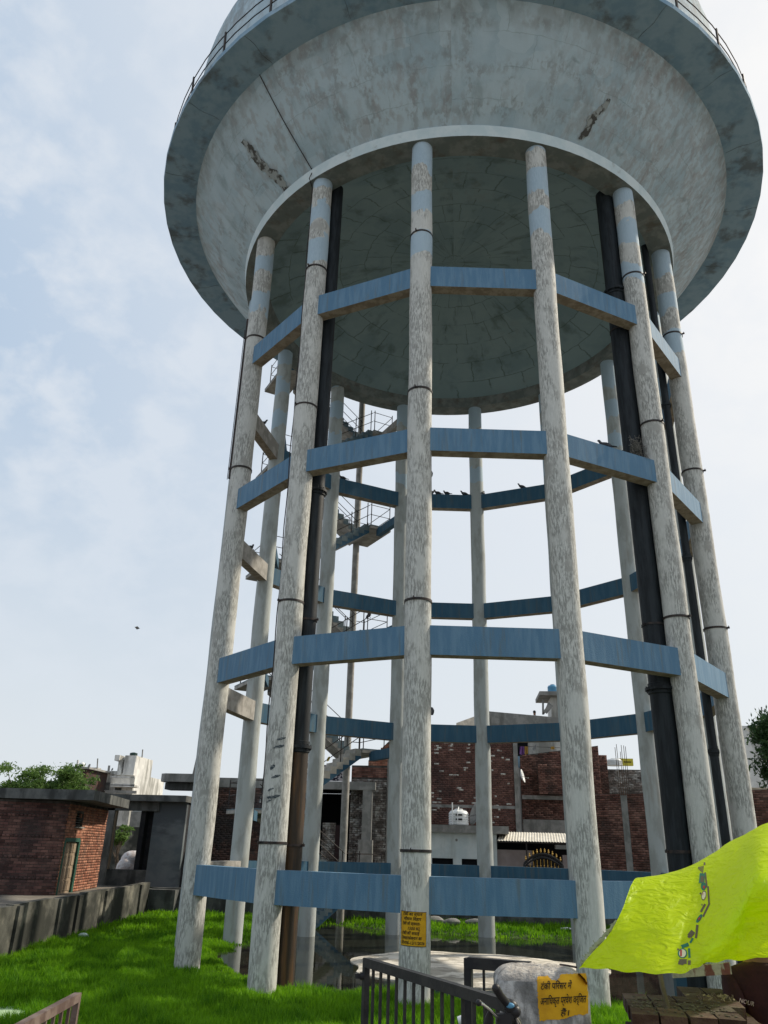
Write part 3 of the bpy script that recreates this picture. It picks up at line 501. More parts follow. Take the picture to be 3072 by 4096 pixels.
# joints scored across the gallery underside: thin recessed-looking ribs of cement
for j in range(44):
    a = 2 * math.pi * j / 44
    if j % 2 == 0:
        mb = MB(); jn = [];
        for q in range(7): aa = a + .003 * math.sin(q * 1.3 + j); jn.append(Vector((CX + math.sin(aa) * (9.36 + q * .17), CY - math.cos(aa) * (9.36 + q * .17), ZB - .002)))
        mb.tube(jn, [random.uniform(.002, .006) for _ in jn], 5); build(mb, 'slab_joint', m_cdark, TOW)
NP = 34
for j in range(NP):
    a = 2 * math.pi * (j + .35) / NP; d = Vector((math.sin(a), -math.cos(a), 0)); p = Vector((CX, CY, ZB + .15)) + d * 10.30; mb = MB(); mb.bar(p - Vector((0, 0, .05)), p + Vector((0, 0, 1.0)) + d * .04, .05, .05, up=(d.x, d.y, 0)); build(mb, 'railing_post', m_iron, TOW)
for z in (.52, .97):
    mb = MB(); mb.revolve([(10.31, ZB + .15 + z), (10.335, ZB + .15 + z), (10.335, ZB + .17 + z), (10.31, ZB + .17 + z)], CX, CY, 80, closed=True); build(mb, 'railing_bar', m_iron, TOW)
# cable running from the gallery over the shell to column B and down it
a = PH + STEP * 1.0
def shp(t_, a): r = 7.33 + (9.32 - 7.33) * t_ + .10 * math.sin(math.pi * t_) + .02; z = ZR + .34 + (ZB - ZR - .34) * t_ - .06 * math.sin(math.pi * t_) - .02; return Vector((CX + r * math.sin(a), CY - r * math.cos(a), z))
pts = [shp(1 - k_ / 8, a - .06 + .045 * k_ / 8) for k_ in range(9)]; c = cpos(1)
la = PH + STEP - .95
down = [Vector((c.x + (CR + .02 + .012 * math.sin(z * 3)) * math.sin(la + .12 * math.sin(z * .9)), c.y - (CR + .02) * math.cos(la + .12 * math.sin(z * .9)), z)) for z in np.linspace(ZR - .1, 1.0, 40)]
mb = MB(); mb.tube(pts + [Vector((c.x * 1.0 - .35, c.y - .3, ZR - .02))] + down, .014, 6); build(mb, 'cable', m_iron, TOW)
# conduit channel on column A
c = cpos(0); la = PH - .55; mb = MB(); e = Vector((math.sin(la), -math.cos(la), 0)) * (CR + .035)
mb.bar((c.x + e.x, c.y + e.y, 9.3), (c.x + e.x, c.y + e.y, 14.7), .05, .07, up=(1, 0, 0)); mb.bar((c.x + e.x * 1.2, c.y + e.y * 1.2, 9.28), (c.x + e.x * 1.2, c.y + e.y * 1.2, 14.3), .015); build(mb, 'conduit', m_iron, TOW)
# two dark runs where the plaster has leaked
m_leak = M('leak_stain', (.075, .075, .07), (.30, .33, .33), 3.2, (1.5, 1.5, .8), .44, .54, rough=.95, bump=.5)
for ac, aw, t0_, t1_, sk in ((PH + STEP * .62, .024, .02, .66, -.07), (PH + STEP * 3.35, .017, .06, .45, .05)):
    mb = MB(); L_ = []; R_ = []
    for k_ in range(25):
        q = k_ / 24; t_ = t0_ + (t1_ - t0_) * q; am = ac + sk * q + .006 * math.sin(q * 9); hw_ = aw * (.35 + .65 * math.sin(math.pi * min(1, .12 + q * .9))) * random.uniform(.6, 1.2)
        L_.append(shp(t_, am - hw_)); R_.append(shp(t_, am + hw_))
    for a_, b_ in zip(L_, R_):
        for p in (a_, b_): d = Vector((p.x - CX, p.y - CY, 0)).normalized(); mb.v.append(p - d * .006 + Vector((0, 0, .012)))
    mb.f = [(2 * j, 2 * j + 1, 2 * j + 3, 2 * j + 2) for j in range(24)]; mb.m = [0] * 24; build(mb, 'leak_stain', m_leak, TOW, smooth=True)
# dark blue-black brush smears on the lower part of the left front column, and grey-brown run-off on the lowest left beams
m_smear = M('dark_brush_smear', (.045, .06, .07), (.24, .25, .25), 26, (.5, .5, 3), .46, .60, rough=.9, bump=.2)
c = cpos(1); vw = math.atan2(-c.x, c.y)
for z, da, ln, th_ in ((2.02, .05, .42, .05), (1.86, -.10, .50, .07), (1.45, -.45, .24, .10), (1.27, -.15, .40, .06), (1.02, -.45, .30, .05), (.88, -.22, .62, .07), (.80, -.5, .3, .04)):
    mb = MB()
    for j in range(15):
        q = j / 14; a_ = vw + da + ln * (q - .5) * 1.6; hh = th_ * .5 * math.sin(math.pi * (q * .9 + .05)) ** .5 * random.uniform(.6, 1.1); zz_ = z + .05 * q + random.uniform(-.008, .008)
        for sg in (-1, 1): mb.v.append(Vector((c.x + (CR * 1.013 + .003) * math.sin(a_), c.y - (CR * 1.013 + .003) * math.cos(a_), zz_ + sg * hh)))
    mb.f = [(2 * j, 2 * j + 2, 2 * j + 3, 2 * j + 1) for j in range(14)]; mb.m = [0] * 14; build(mb, 'paint_smear', m_smear, cols[1])
# supply pipes
def pipe(x, y, r, rust_to, flanges, name='supply_pipe', top=17.9):
    mb = MB()
    if rust_to is not None: mb.cyl(x, y, -3.1, rust_to, r, n=32, mi=1); mb.cyl(x, y, rust_to, top, r * .985, n=32, mi=0)
    else: mb.cyl(x, y, -3.1, top, r, n=32)
    o = build(mb, name, [m_pipe, m_rust], TOW, smooth=True)
    for z in flanges:
        mb = MB(); mb.revolve([(r, z - .12), (r * 1.12, z - .10), (r * 1.12, z - .035), (r * 1.34, z - .03), (r * 1.34, z + .03), (r * 1.08, z + .035), (r * 1.08, z + .12), (r, z + .13)], x, y, 32)
        for k_ in range(10): a = k_ * math.pi / 5; mb.cyl(x + r * 1.23 * math.cos(a), y + r * 1.23 * math.sin(a), z - .06, z + .06, r * .07, n=6)
        build(mb, 'pipe_flange', m_pipe, o, smooth=True)
    return o
P1 = pipe(-3.43, 17.10, .200, 1.85, (1.95, 8.0)); P2 = pipe(4.45, 17.86, .245, None, (3.40, 14.3, -1.2)); P3 = pipe(6.08, 20.08, .102, None, (12.0, 7.3, 2.35))
arcband(Vector((-3.43, 17.10, 0)), 4.75, .203, .05, P1, lug=1.2); arcband(Vector((-3.43, 17.10, 0)), .02, .203, .05, P1, lug=1.2)
arcband(Vector((4.45, 17.86, 0)), 4.85, .248, .05, P2, lug=-1.0); arcband(Vector((4.45, 17.86, 0)), 13.0, .248, .04, P2, lug=1.0); arcband(Vector((4.45, 17.86, 0)), 0.1, .248, .06, P2, lug=-1.2)
# a stick nest wedged between pipe and column on the third beam
NE = thing('bird_nest', 'big untidy nest of dry twigs between the black pipe and the column', 'nest', (4.40, 17.38, 8.86))
for k_ in range(46):
    mb = MB(); c0 = Vector((4.40, 17.38, 8.9)) + Vector((random.gauss(0, .10), random.gauss(0, .08), random.uniform(0, .62))); L_ = random.uniform(.12, .3); a = random.uniform(0, 6.3); el = random.gauss(.5, .9); d = Vector((math.cos(a) * math.cos(el), math.sin(a) * math.cos(el) * .6, math.sin(el))); bend = Vector((random.gauss(0, .06), 0, random.gauss(0, .06)))
    mb.tube([c0 - d * L_ / 2, c0 + bend, c0 + d * L_ / 2], .0055, 4); build(mb, 'twig', m_twig, NE)
mb = MB(); mb.ball((4.40, 17.42, 9.14), .2, 10, sc=(.75, .7, 1.4))
for v in mb.v: v += Vector((random.gauss(0, .02), random.gauss(0, .02), random.gauss(0, .02)))
build(mb, 'nest_core', M('nest_debris', (.05, .048, .042), (.09, .085, .07), 30, rough=1, bump=.5), NE)
# ------------------------------------------------------------------ zigzag stair behind the tower
ST = Vector((-4.53, 32.43, 0)); SU = Vector((-.83, -.557, 0)).normalized(); SV = Vector((-SU.y * -1, SU.x * -1, 0)); SV = Vector((-.557, .83, 0)).normalized()
def sp_(u, v, z): q = ST + SU * u + SV * v; return Vector((q.x, q.y, z))
mb = MB(); mb.tube([sp_(0, .0, -3), sp_(0, 0, 20.2)], .145, 20); build(mb, 'stair_post', m_stair, TOW, smooth=True)
ra = [-1.15 + 4.62 * k_ for k_ in range(5)]; la_ = [1.16 + 4.62 * k_ for k_ in range(5)]
def landing(u0, u1, v0, v1, z, name='stair_landing'):
    mb = MB(); mb.box8([sp_(u0, v0, z - .14), sp_(u1, v0, z - .14), sp_(u1, v1, z - .14), sp_(u0, v1, z - .14)] + [sp_(u0, v0, z), sp_(u1, v0, z), sp_(u1, v1, z), sp_(u0, v1, z)]); o = build(mb, name, [m_stair], TOW)
    mb = MB(); e = .004; mb.box8([sp_(u0 - e, v0 - e, z - .02), sp_(u1 + e, v0 - e, z - .02), sp_(u1 + e, v1 + e, z - .02), sp_(u0 - e, v1 + e, z - .02)] + [sp_(u0 - e, v0 - e, z + .02), sp_(u1 + e, v0 - e, z + .02), sp_(u1 + e, v1 + e, z + .02), sp_(u0 - e, v1 + e, z + .02)]); build(mb, 'screed', m_step, o)
    return o
def rails(path, posts, parent=TOW):
    mb = MB()
    for h in (.5, .95): mb.tube([p + Vector((0, 0, h)) for p in path], .016, 5)
    o = build(mb, 'stair_railing', m_iron, parent)
    for p in posts: mb = MB(); mb.bar(p - Vector((0, 0, .05)), p + Vector((0, 0, 1.05)), .035, .035); build(mb, 'post', m_iron, o)
STEPM = {}
def flight(u0, z0, u1, z1, v0, v1, stepmat, sidemat):
    nst = 13; du = (u1 - u0) / nst; dz = (z1 - z0) / nst
    pr = [(u0, z0 - .30), (u0, z0), (u1, z1), (u1, z1 - .30)]
    mb = MB(); mb.extr([sp_(u, v0 + .02, z - .03) for u, z in pr], SV * (v1 - v0 - .04)); o = build(mb, 'stair_flight', m_stair, TOW)
    mb = MB(); mb.extr([sp_(u, v0 - .01, z + .0) for u, z in [(u0, z0 - .34), (u0, z0 - .02), (u1, z1 - .02), (u1, z1 - .34)]], SV * .06); build(mb, 'stringer', sidemat, o)
    key = (round(du, 3), stepmat.name, round(v0, 2))
    for k_ in range(nst):
        ua, ub = u0 + du * k_, u0 + du * (k_ + 1); zt = z0 + dz * (k_ + 1); og = sp_((ua + ub) / 2, (v0 + v1) / 2, zt)
        if key not in STEPM:
            mb = MB(); q = [sp_(ua, v0 - .015, zt - .26), sp_(ub, v0 - .015, zt - .26), sp_(ub, v1, zt - .26), sp_(ua, v1, zt - .26)]; mb.box8(q + [p + Vector((0, 0, .26)) for p in q]); STEPM[key] = build(mb, 'step', stepmat, o, origin=og)
        else: dup(STEPM[key], o, og)
    return o
for k_ in range(5):
    zr, zl = ra[k_], la_[k_]
    landing(-.63, .36, -2.06, .12, zr); landing(3.62, 4.70, -1.95, .85 if k_ else .3, zl)
    sm = m_stepb if k_ in (1,) else m_step
    flight(.36, zr, 3.62, zl, -.92, -.02, m_step, m_stair)            # outer flight up to the left landing
    if k_ < 4: flight(3.62, zl, .36, ra[k_ + 1], -1.95, -1.03, m_stepb if k_ == 0 else m_step, m_blueb if k_ != 1 else m_blue)
    zz = zr
    rails([sp_(.36, -2.0, zz), sp_(-.6, -2.0, zz), sp_(-.6, .08, zz), sp_(.36, .08, zz)], [sp_(.3, -2.0, zz), sp_(-.6, -2.0, zz), sp_(-.6, .08, zz)])
    rails([sp_(3.66, .3, zl), sp_(4.65, .3, zl), sp_(4.65, -1.9, zl), sp_(3.7, -1.9, zl)], [sp_(4.65, .3, zl), sp_(4.65, -.8, zl), sp_(4.65, -1.9, zl)])
    rails([sp_(.36, -.06, zr), sp_(3.62, -.06, zl)], [sp_(.4, -.06, zr), sp_(1.2, -.06, zr + (zl - zr) * .26), sp_(2.4, -.06, zr + (zl - zr) * .63), sp_(3.5, -.06, zl)])
    rails([sp_(.36, -.9, zr), sp_(3.62, -.9, zl)], [sp_(.45, -.9, zr), sp_(2.0, -.9, zr + (zl - zr) * .5)])
    if k_ < 4:
        z2 = ra[k_ + 1]; rails([sp_(3.62, -1.93, zl), sp_(.36, -1.93, z2)], [sp_(.45, -1.93, z2), sp_(1.2, -1.93, z2 - (z2 - zl) * .26), sp_(2.6, -1.93, z2 - (z2 - zl) * .69)])
    # tie beams back to the tower
    if zr > 0:
        a_, b_ = sp_(-.1, -1.95, zr - .24), Vector((cpos(10).x, cpos(10).y, zr - .24)); mb = MB(); mb.bar(a_, b_, .22, .34); build(mb, 'tie_beam', m_stair if k_ == 4 else m_blueb, TOW)
    a_, b_ = sp_(4.4, -1.9, zl - .25), Vector((cpos(12).x, cpos(12).y, zl - .25)); mb = MB(); mb.bar(a_, b_, .22, .32); build(mb, 'tie_beam', m_blueb, TOW)
flight(2.35, WZ + .0, .36, ra[0], -1.95, -1.03, m_step, m_blueb)
# ------------------------------------------------------------------ lettering
FONT = {}
def text_verts(body, bold=.0, shear=.18):
    cu = bpy.data.curves.new('lettering', 'FONT'); cu.body = body; cu.offset = 0; cu.shear = shear; cu.resolution_u = 3
    o = bpy.data.objects.new('lettering', cu); S.collection.objects.link(o); dg = bpy.context.evaluated_depsgraph_get(); dg.update(); me = o.evaluated_get(dg).to_mesh()
    v = np.array([tuple(p.co)[:2] for p in me.vertices]); f = [tuple(p.vertices) for p in me.polygons]; o.evaluated_get(dg).to_mesh_clear(); bpy.data.objects.remove(o); bpy.data.curves.remove(cu)
    if bold:                                                        # brush-thick strokes: shifted second and third coats
        n_ = len(v); v = np.concatenate([v, v + [bold, bold * .4], v + [bold * .3, -bold]]); f = f + [tuple(i + n_ for i in q) for q in f] + [tuple(i + 2 * n_ for i in q) for q in f]
    return v, f
def lettering(name, body, place, x0, x1, ybase, h, mat, parent, bold=.02, shear=.18):
    """place(x, y) -> world point on the painted surface; x0..x1 line extent, h body height"""
    v, f = text_verts(body, bold, shear); w0, w1 = v[:, 0].min(), v[:, 0].max(); sx = (x1 - x0) / (w1 - w0); sy = h / .72
    mb = MB(); mb.v = [place(x0 + (p[0] - w0) * sx, ybase + p[1] * sy) for p in v]; mb.f = f; mb.m = [0] * len(f); return build(mb, name, mat, parent)
# yellow painted notice wrapped on the middle front column
c = cpos(2); fa = math.atan2(c.x, -c.y) # angle towards the camera
def onC(a, z, r): return Vector((c.x + r * math.sin(a), c.y - r * math.cos(a), z))
view = math.atan2(-c.x, c.y)
SG = thing('painted_notice', 'yellow rectangle with seven lines of black Hindi lettering and a date on the central column', 'notice', onC(view, -1.85, CR))
ztop, zbot = at(1655, 3645, 15.37).z, at(1655, 3785, 15.37).z
a0, a1 = view - R(58), view + R(42); mb = MB()
for j in range(25):
    for z in (zbot, ztop): mb.v.append(onC(a0 + (a1 - a0) * j / 24, z - .012 * j / 24, CR + .0115))
mb.f = [(2 * j, 2 * j + 2, 2 * j + 3, 2 * j + 1) for j in range(24)]; mb.m = [0] * 24; build(mb, 'yellow_patch', m_yel, SG)
Wd = (a1 - a0) * CR; Hh = ztop - zbot
def plC(x, y): q = a0 + x / CR; return onC(q, zbot + y - .012 * x / Wd, CR + .0155)
mb = MB()
for (xa, ya, xb, yb) in ((0, 0, Wd, .008), (0, Hh - .008, Wd, Hh), (0, 0, .006, Hh), (Wd - .006, 0, Wd, Hh)):
    k0 = len(mb.v)
    for j in range(13): x = xa + (xb - xa) * j / 12; mb.v += [plC(x, ya), plC(x, yb)]
    mb.f += [(k0 + 2 * j, k0 + 2 * j + 2, k0 + 2 * j + 3, k0 + 2 * j + 1) for j in range(12)]; mb.m += [0] * 12
build(mb, 'border', m_ink, SG)
for k_, (s, xa, xb) in enumerate((('टंकी का स्थान', .12, .84), ('मौसम िवहार', .16, .80), ('टंकी की क्षमता-', .10, .76), ('1500 KL', .32, .76), ('टंकी की सफाई', .08, .74), ('िडसइन्फेक्शन का', .06, .82), ('िदनांक-13/1/2026', .06, .92))):
    lettering('lettering', s, plC, Wd * xa, Wd * xb, Hh * (1 - (k_ + .84) / 7.25), Hh * .088, m_ink, SG, .034)
# ------------------------------------------------------------------ LEFT: boundary wall
WL_ = thing('boundary_wall', 'low blackened plaster wall with buttress piers along the left of the grass', 'wall', (-11, 24, LOT))
wy = np.arange(9.0, 32.6, 2.6)
wtop = -1.43
mb = MB()
for y0_, y1_ in zip(wy[:-1], wy[1:]):
    xa, xb = wallx(y0_), wallx(y1_); j0, j1 = random.uniform(-.02, .02), random.uniform(-.02, .02)
    mb.box8([(xa - .2, y0_, -3), (xa, y0_, -3), (xb, y1_, -3), (xb - .2, y1_, -3), (xa - .2, y0_, wtop + j0), (xa, y0_, wtop + j0), (xb, y1_, wtop + j0), (xb - .2, y1_, wtop + j0)])
build(mb, 'wall_body', m_wallc, WL_)
for y0_ in (13.5, 16.6, 19.6, 22.4, 23.9, 26.6, 30.9):
    x = wallx(y0_); mb = MB(); mb.box(x - .05, x + .075, y0_, y0_ + .24, -3, wtop - .03); build(mb, 'pier', m_wallc, WL_)
mb = MB()
mb.box(wallx(31.5) - .2, -8.0, 32.9, 33.2, -3, GZ + .02); mb.box(-8, 13.4, 33.0, 33.2, -3, GZ + .05); tag(build(mb, 'retaining_wall', m_cdark), 'dark low retaining wall at the far edge of the wet ground', 'wall')
# ------------------------------------------------------------------ brick shed with flat overhanging roof
C1 = Vector((-13.0, 26.7, 0)); C2 = Vector((-13.87, 31.8, 0)); C0 = atz(-500, 3566, -1.6); C0.z = 0
ZS = 1.18
SH = thing('brick_shed', 'single-storey red brick shed with flat concrete roof, small wooden door and arched window', 'shed', (-15, 29, GZ))
brick_wall(SH, C0, C1, GZ, ZS, M('shaded_face_shed_brick', (.105, .05, .044), (.15, .08, .066), 2.2, (1, 1, 1), .4, .6, c3=(.045, .034, .034), s3=.55, st3=(1, 1, 1), lo3=.48, hi3=.66, a3=.75, rough=.92, bump=.5, bscale=60, rand=.5), m_mort, nobj=240)  # darker brick copy: the shade on this front face is in its colour
L2 = (C2 - C1).length
brick_wall(SH, C1, C2, GZ, ZS, m_brickl, m_mort, holes=[(.12, 1.9, GZ, .02), (.95, 1.85, .42, .86)], nobj=60)  # lighter, warmer brick copy: sunlight on this side is put into the colour
u2 = (C2 - C1).normalized(); n2 = Vector((u2.y, -u2.x, 0))
if n2.dot(-C1) < 0: n2 = -n2
def shw(s, z, o=0): q = C1 + u2 * s + n2 * o; return Vector((q.x, q.y, z))
mb = MB()
for k_ in range(9):
    a = math.pi * k_ / 8; s = 1.575 + .425 * math.cos(a)
mb.box8([shw(.95, .42, -.16), shw(1.85, .42, -.16), shw(1.85, .42, -.2), shw(.95, .42, -.2), shw(.95, .86, -.16), shw(1.85, .86, -.16), shw(1.85, .86, -.2), shw(.95, .86, -.2)])
w_ = build(mb, 'window', m_black, SH)
for k_ in range(5): mb = MB(); z = .48 + k_ * .08; mb.bar(shw(.97, z, -.1), shw(1.83, z, -.1), .05, .02); build(mb, 'slat', m_cdark, w_)
mb = MB(); mb.bar(shw(.9, .40, 0), shw(1.9, .40, 0), .16, .04); build(mb, 'sill', m_cgrey, w_)
for k_, s in enumerate((.97, 1.05, 1.75, 1.83)): mb = MB(); mb.box8([shw(s - .05, .72, -.06), shw(s + .05, .72, -.06), shw(s + .05, .72, -.12), shw(s - .05, .72, -.12), shw(s - .05, .86, -.06), shw(s + .05, .86, -.06), shw(s + .05, .86, -.12), shw(s - .05, .86, -.12)]); build(mb, 'arch_brick', m_brickl, w_)
mb = MB()
for a_, b_ in (((.14, GZ), (.14, .0)), ((1.85, GZ), (1.85, .0)), ((.14, .0), (1.85, .0))): mb.bar(shw(a_[0], a_[1], -.03), shw(b_[0], b_[1], -.03), .10, .12)
DR = build(mb, 'door_frame', m_green, SH)
for k_ in range(2):
    s0, s1 = .2 + k_ * .8, .97 + k_ * .8
    mb = MB(); mb.box8([shw(s0, GZ, -.07), shw(s1, GZ, -.07), shw(s1, GZ, -.11), shw(s0, GZ, -.11), shw(s0, -.05, -.07), shw(s1, -.05, -.07), shw(s1, -.05, -.11), shw(s0, -.05, -.11)]); lf = build(mb, 'door_leaf', m_wood, SH)
    for r_ in range(4):
        for q in range(2):
            za = GZ + .08 + r_ * .39; sa = s0 + .06 + q * .36; mb = MB(); mb.box8([shw(sa, za, -.05), shw(sa + .30, za, -.05), shw(sa + .30, za, -.075), shw(sa, za, -.075), shw(sa, za + .3, -.05), shw(sa + .30, za + .3, -.05), shw(sa + .30, za + .3, -.075), shw(sa, za + .3, -.075)]); build(mb, 'door_panel', m_wood, lf)
# roof slab (overhangs towards the yard)
T1, T2, T3 = at(380, 3168, 25.9), at(515, 3225, 31.9), at(-500, 3160, 25.6)
for k_, zb in ((0, None),):
    P = [Vector((T3.x, T3.y, 0)), Vector((T1.x, T1.y, 0)), Vector((T2.x, T2.y, 0)), Vector((T3.x, T2.y, 0))]; mb = MB()
    pts = []
    for i in range(4):
        a_, b_ = P[i], P[(i + 1) % 4]
        for j in range(12): q = a_.lerp(b_, j / 12); pts.append((q.x + random.uniform(-.02, .02), q.y + random.uniform(-.02, .02)))
    n_ = len(pts); xm = P[1].x; xt = P[2].x
    mb.v = [Vector((x, y, ZS + .02 + (0 if x < xm else .13 * (x - xm) / (xt - xm)))) for x, y in pts] + [Vector((x, y, ZS + .33)) for x, y in pts]; mb.f = [tuple(range(n_))[::-1], tuple(range(n_, 2 * n_))] + [(i, (i + 1) % n_, n_ + (i + 1) % n_, n_ + i) for i in range(n_)]; mb.m = [0] * len(mb.f); ro = build(mb, 'roof_slab', m_cdark, SH)
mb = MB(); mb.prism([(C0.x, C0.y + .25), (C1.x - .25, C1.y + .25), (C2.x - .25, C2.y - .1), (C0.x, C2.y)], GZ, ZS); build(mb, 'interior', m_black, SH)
rag = thing('green_rag', 'crumpled pale green plastic rag stuck on the shed brick wall', 'rag', at(139, 3315, 26.35)); q = at(139, 3315, 26.55); mb = MB(); mb.ball(q, .1, 10, sc=(1, .35, .8))
for v in mb.v: v += Vector((random.gauss(0, .02), random.gauss(0, .008), random.gauss(0, .03)))
build(mb, 'rag_sheet', M('pale_green_plastic', (.28, .52, .42), rough=.4, bump=0), rag)
# ------------------------------------------------------------------ unfinished concrete house behind the shed
def wallbox(mb, x0p, x1p, ytop, ybot, Y, depth=.25, mi=0):
    """wall panel given by its picture extent at distance Y; built as an upright box"""
    a_, b_ = at(x0p[0], ytop, Y), at(x1p[0], ytop, Y); zt = (a_.z + b_.z) / 2; zb = at((x0p[1] + x1p[1]) / 2, ybot, Y).z
    xa = (a_.x + at(x0p[1], ybot, Y).x) / 2; xb = (b_.x + at(x1p[1], ybot, Y).x) / 2
    mb.box(xa, xb, Y, Y + depth, zb, zt, mi); return xa, xb, zb, zt
YH = 33.6
UH = thing('unfinished_house', 'roofless-looking grey concrete frame house with open bays and a blue-grey plastered wall', 'house', (-12.3, YH, GZ))
zr_, zl_ = at(600, 3190, YH).z, at(600, 3212, YH).z
xl, xr = at(500, 3350, YH).x, at(737, 3350, YH).x
mb = MB(); pts = [(xl - 1.2, YH - .5)] + [(xl - 1.2 + (xr - xl + 1.25) * j / 14, YH - .5 + random.uniform(-.02, .02)) for j in range(1, 15)] + [(xr + .05, YH + 4), (xl - 1.2, YH + 4)]
mb.prism(pts, zl_ + .05, zr_ + .08); build(mb, 'roof_slab', m_cdark, UH)
mb = MB(); mb.box(xl - 1.2, at(640, 3230, YH).x, YH - .1, YH + .15, zl_ - .32, zl_ + .05); build(mb, 'beam', m_cdark, UH)
xp0, xp1 = at(603, 3350, YH).x, at(733, 3350, YH).x
mb = MB(); mb.box(xp0, xp1, YH, YH + .2, GZ - .5, zl_ + .05); build(mb, 'plastered_wall', m_plast, UH)
xo0, xo1 = at(447, 3350, YH).x, at(548, 3350, YH).x
mb = MB(); mb.box(xo0 - .45, xo0, YH - .1, YH + .3, GZ, zl_ + .05); build(mb, 'pillar', m_cgrey, UH)
mb = MB(); mb.box(xo1, xp0 + .02, YH + .5, YH + .7, GZ, zl_ + .05); mb.box(xo1, xo1 + .2, YH + .1, YH + 3.8, GZ, zl_ + .05); mb.box(xp1 - .2, xp1, YH + .2, YH + 3.8, GZ, zl_); build(mb, 'inner_wall', M('interior_shade_wall', (.018, .02, .024), (.03, .03, .032), 2, rough=1, bump=.1), UH)  # near-black colour stands in for the shade inside the house
mb = MB(); mb.box(xo0 - .4, xp0, YH, YH + .3, GZ - .1, at(500, 3478, YH).z); mb.box(xl - 1.2, xr + .3, YH - 1.2, YH + .4, GZ - .9, GZ - .02); build(mb, 'plinth', m_cdark, UH)
mb = MB(); mb.box(xo0, xo0 + .06, YH, YH + .1, at(470, 3478, YH).z, zl_ - .3); build(mb, 'bay_post', m_wood, UH)
# tall slab-on-column frame just behind column A
YF = 34.5
UF = thing('concrete_frame', 'broken concrete canopy slab on a thin column left of the dark brick house', 'building', (at(770, 3400, YF).x, YF, GZ))
za, zb_ = at(720, 3098, YF).z, at(720, 3130, YF).z; x0, x1 = at(655, 3110, YF).x, at(830, 3110, YF).x
mb = MB(); mb.prism([(x0, YF - .3), (x0 + .25, YF - .5), (x1, YF - .5), (x1, YF + 1.2), (x0 + .1, YF + 1.0)], zb_, za); build(mb, 'canopy_slab', m_cgrey, UF)
mb = MB(); mb.box(x0 + .1, x1, YF + .0, YF + .8, at(700, 3158, YF).z, zb_ - .02); build(mb, 'canopy_beam', m_cdark, UF)
xc0, xc1 = at(752, 3300, YF).x, at(800, 3300, YF).x
mb = MB(); mb.box(xc0 + .28, xc1, YF, YF + .4, GZ - .8, zb_); build(mb, 'pillar', m_cgrey, UF)
mb = MB(); mb.box(xc0, xc0 + .13, YF + .05, YF + .2, GZ - .2, zb_); build(mb, 'pale_edge', m_wblue, UF)
mb = MB(); mb.cyl(at(770, 3090, YF).x, YF + .2, za, za + .95, .07, n=10)
for v in mb.v[-10:]: v.x += .12
for k_ in range(3): mb.bar((at(782, 3090, YF).x + k_ * .07, YF + .2, za - .05), (at(782, 3090, YF).x + k_ * .07 + .05, YF + .2, za + .5), .015)
build(mb, 'stub_pipe', m_cgrey, UF)
# ------------------------------------------------------------------ dark brick house, left of centre
YB = 36.0
def wx(px, py, Y): return at(px, py, Y).x
BD = thing('dark_brick_house', 'blackened brick house with a grey parapet band behind the left columns', 'house', (-10, YB, GZ))
xa, xb = wx(790, 3250, YB), wx(1075, 3250, YB); zt = at(950, 3112, YB).z; zp = at(950, 3150, YB).z
brick_wall(BD, (xa, YB), (xb, YB), GZ - .2, zp, m_brickd, m_mort, nobj=200)
mb = MB(); mb.box(xa - .05, xb, YB - .04, YB + .2, zp, zt); build(mb, 'parapet', m_cgrey, BD)
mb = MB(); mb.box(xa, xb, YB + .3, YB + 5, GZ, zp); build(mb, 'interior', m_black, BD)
mb = MB(); yb = at(980, 3238, YB - 1).z; mb.box(wx(925, 3238, YB - 1), wx(1230, 3250, YB - 1), YB - .95, YB - .05, yb - .08, yb + .02); build(mb, 'canopy_slab', m_bluewin, BD)
mb = MB(); mb.bar(at(1040, 3210, YB - .3), at(1058, 3148, YB - .3), .06, .06); build(mb, 'leaning_pipe', m_cgrey, BD)
# open dark bay with lintel
YO = 36.5
OB = thing('open_bay_building', 'deep black open bay under a concrete lintel with a patterned cloth above', 'building', (-6.5, YO, GZ))
xa, xb = wx(1130, 3300, YO), wx(1447, 3300, YO); zt, zlt = at(1380, 3126, YO).z, at(1380, 3158, YO).z
mb = MB(); mb.box(xa, xb + .55, YO, YO + .4, zlt, zt); build(mb, 'lintel', m_cgrey, OB)
mb = MB(); mb.box(xb, xb + .42, YO + .02, YO + .4, GZ, zlt); mb.box(xb - .12, xb + .5, YO - .1, YO + .3, GZ, at(1450, 3360, YO).z); build(mb, 'pillar', m_cgrey, OB)
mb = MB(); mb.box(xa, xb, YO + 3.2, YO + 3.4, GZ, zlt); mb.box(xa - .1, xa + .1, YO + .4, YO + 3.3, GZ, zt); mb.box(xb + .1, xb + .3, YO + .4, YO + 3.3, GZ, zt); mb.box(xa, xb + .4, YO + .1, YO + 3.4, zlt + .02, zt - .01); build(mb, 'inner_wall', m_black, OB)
brick_wall(OB, (wx(1285, 3400, YO + 1), YO + 1), (wx(1338, 3400, YO + 1), YO + 1), GZ, at(1310, 3290, YO + 1).z, m_brickg, m_mort, nobj=60)
mb = MB(); mb.box(wx(1338, 3400, YO + 1), wx(1366, 3400, YO + 1), YO + 1, YO + 1.06, GZ, at(1350, 3300, YO + 1).z); build(mb, 'door_leaf', M('dark_maroon_door', (.03, .012, .014), rough=.6, bump=0), OB)
cz0, cz1 = at(1340, 3124, YO).z, at(1340, 3060, YO).z
CLp = thing('patterned_cloth', 'black and white paisley cloth hanging over the lintel beside the stair', 'cloth', (wx(1340, 3090, YO), YO + .1, cz0))
m_cloth = M('paisley_print', (.02, .018, .035), (.42, .38, .40), 9, (1, 1, 1), .49, .51, rough=.9, bump=0, detail=2)
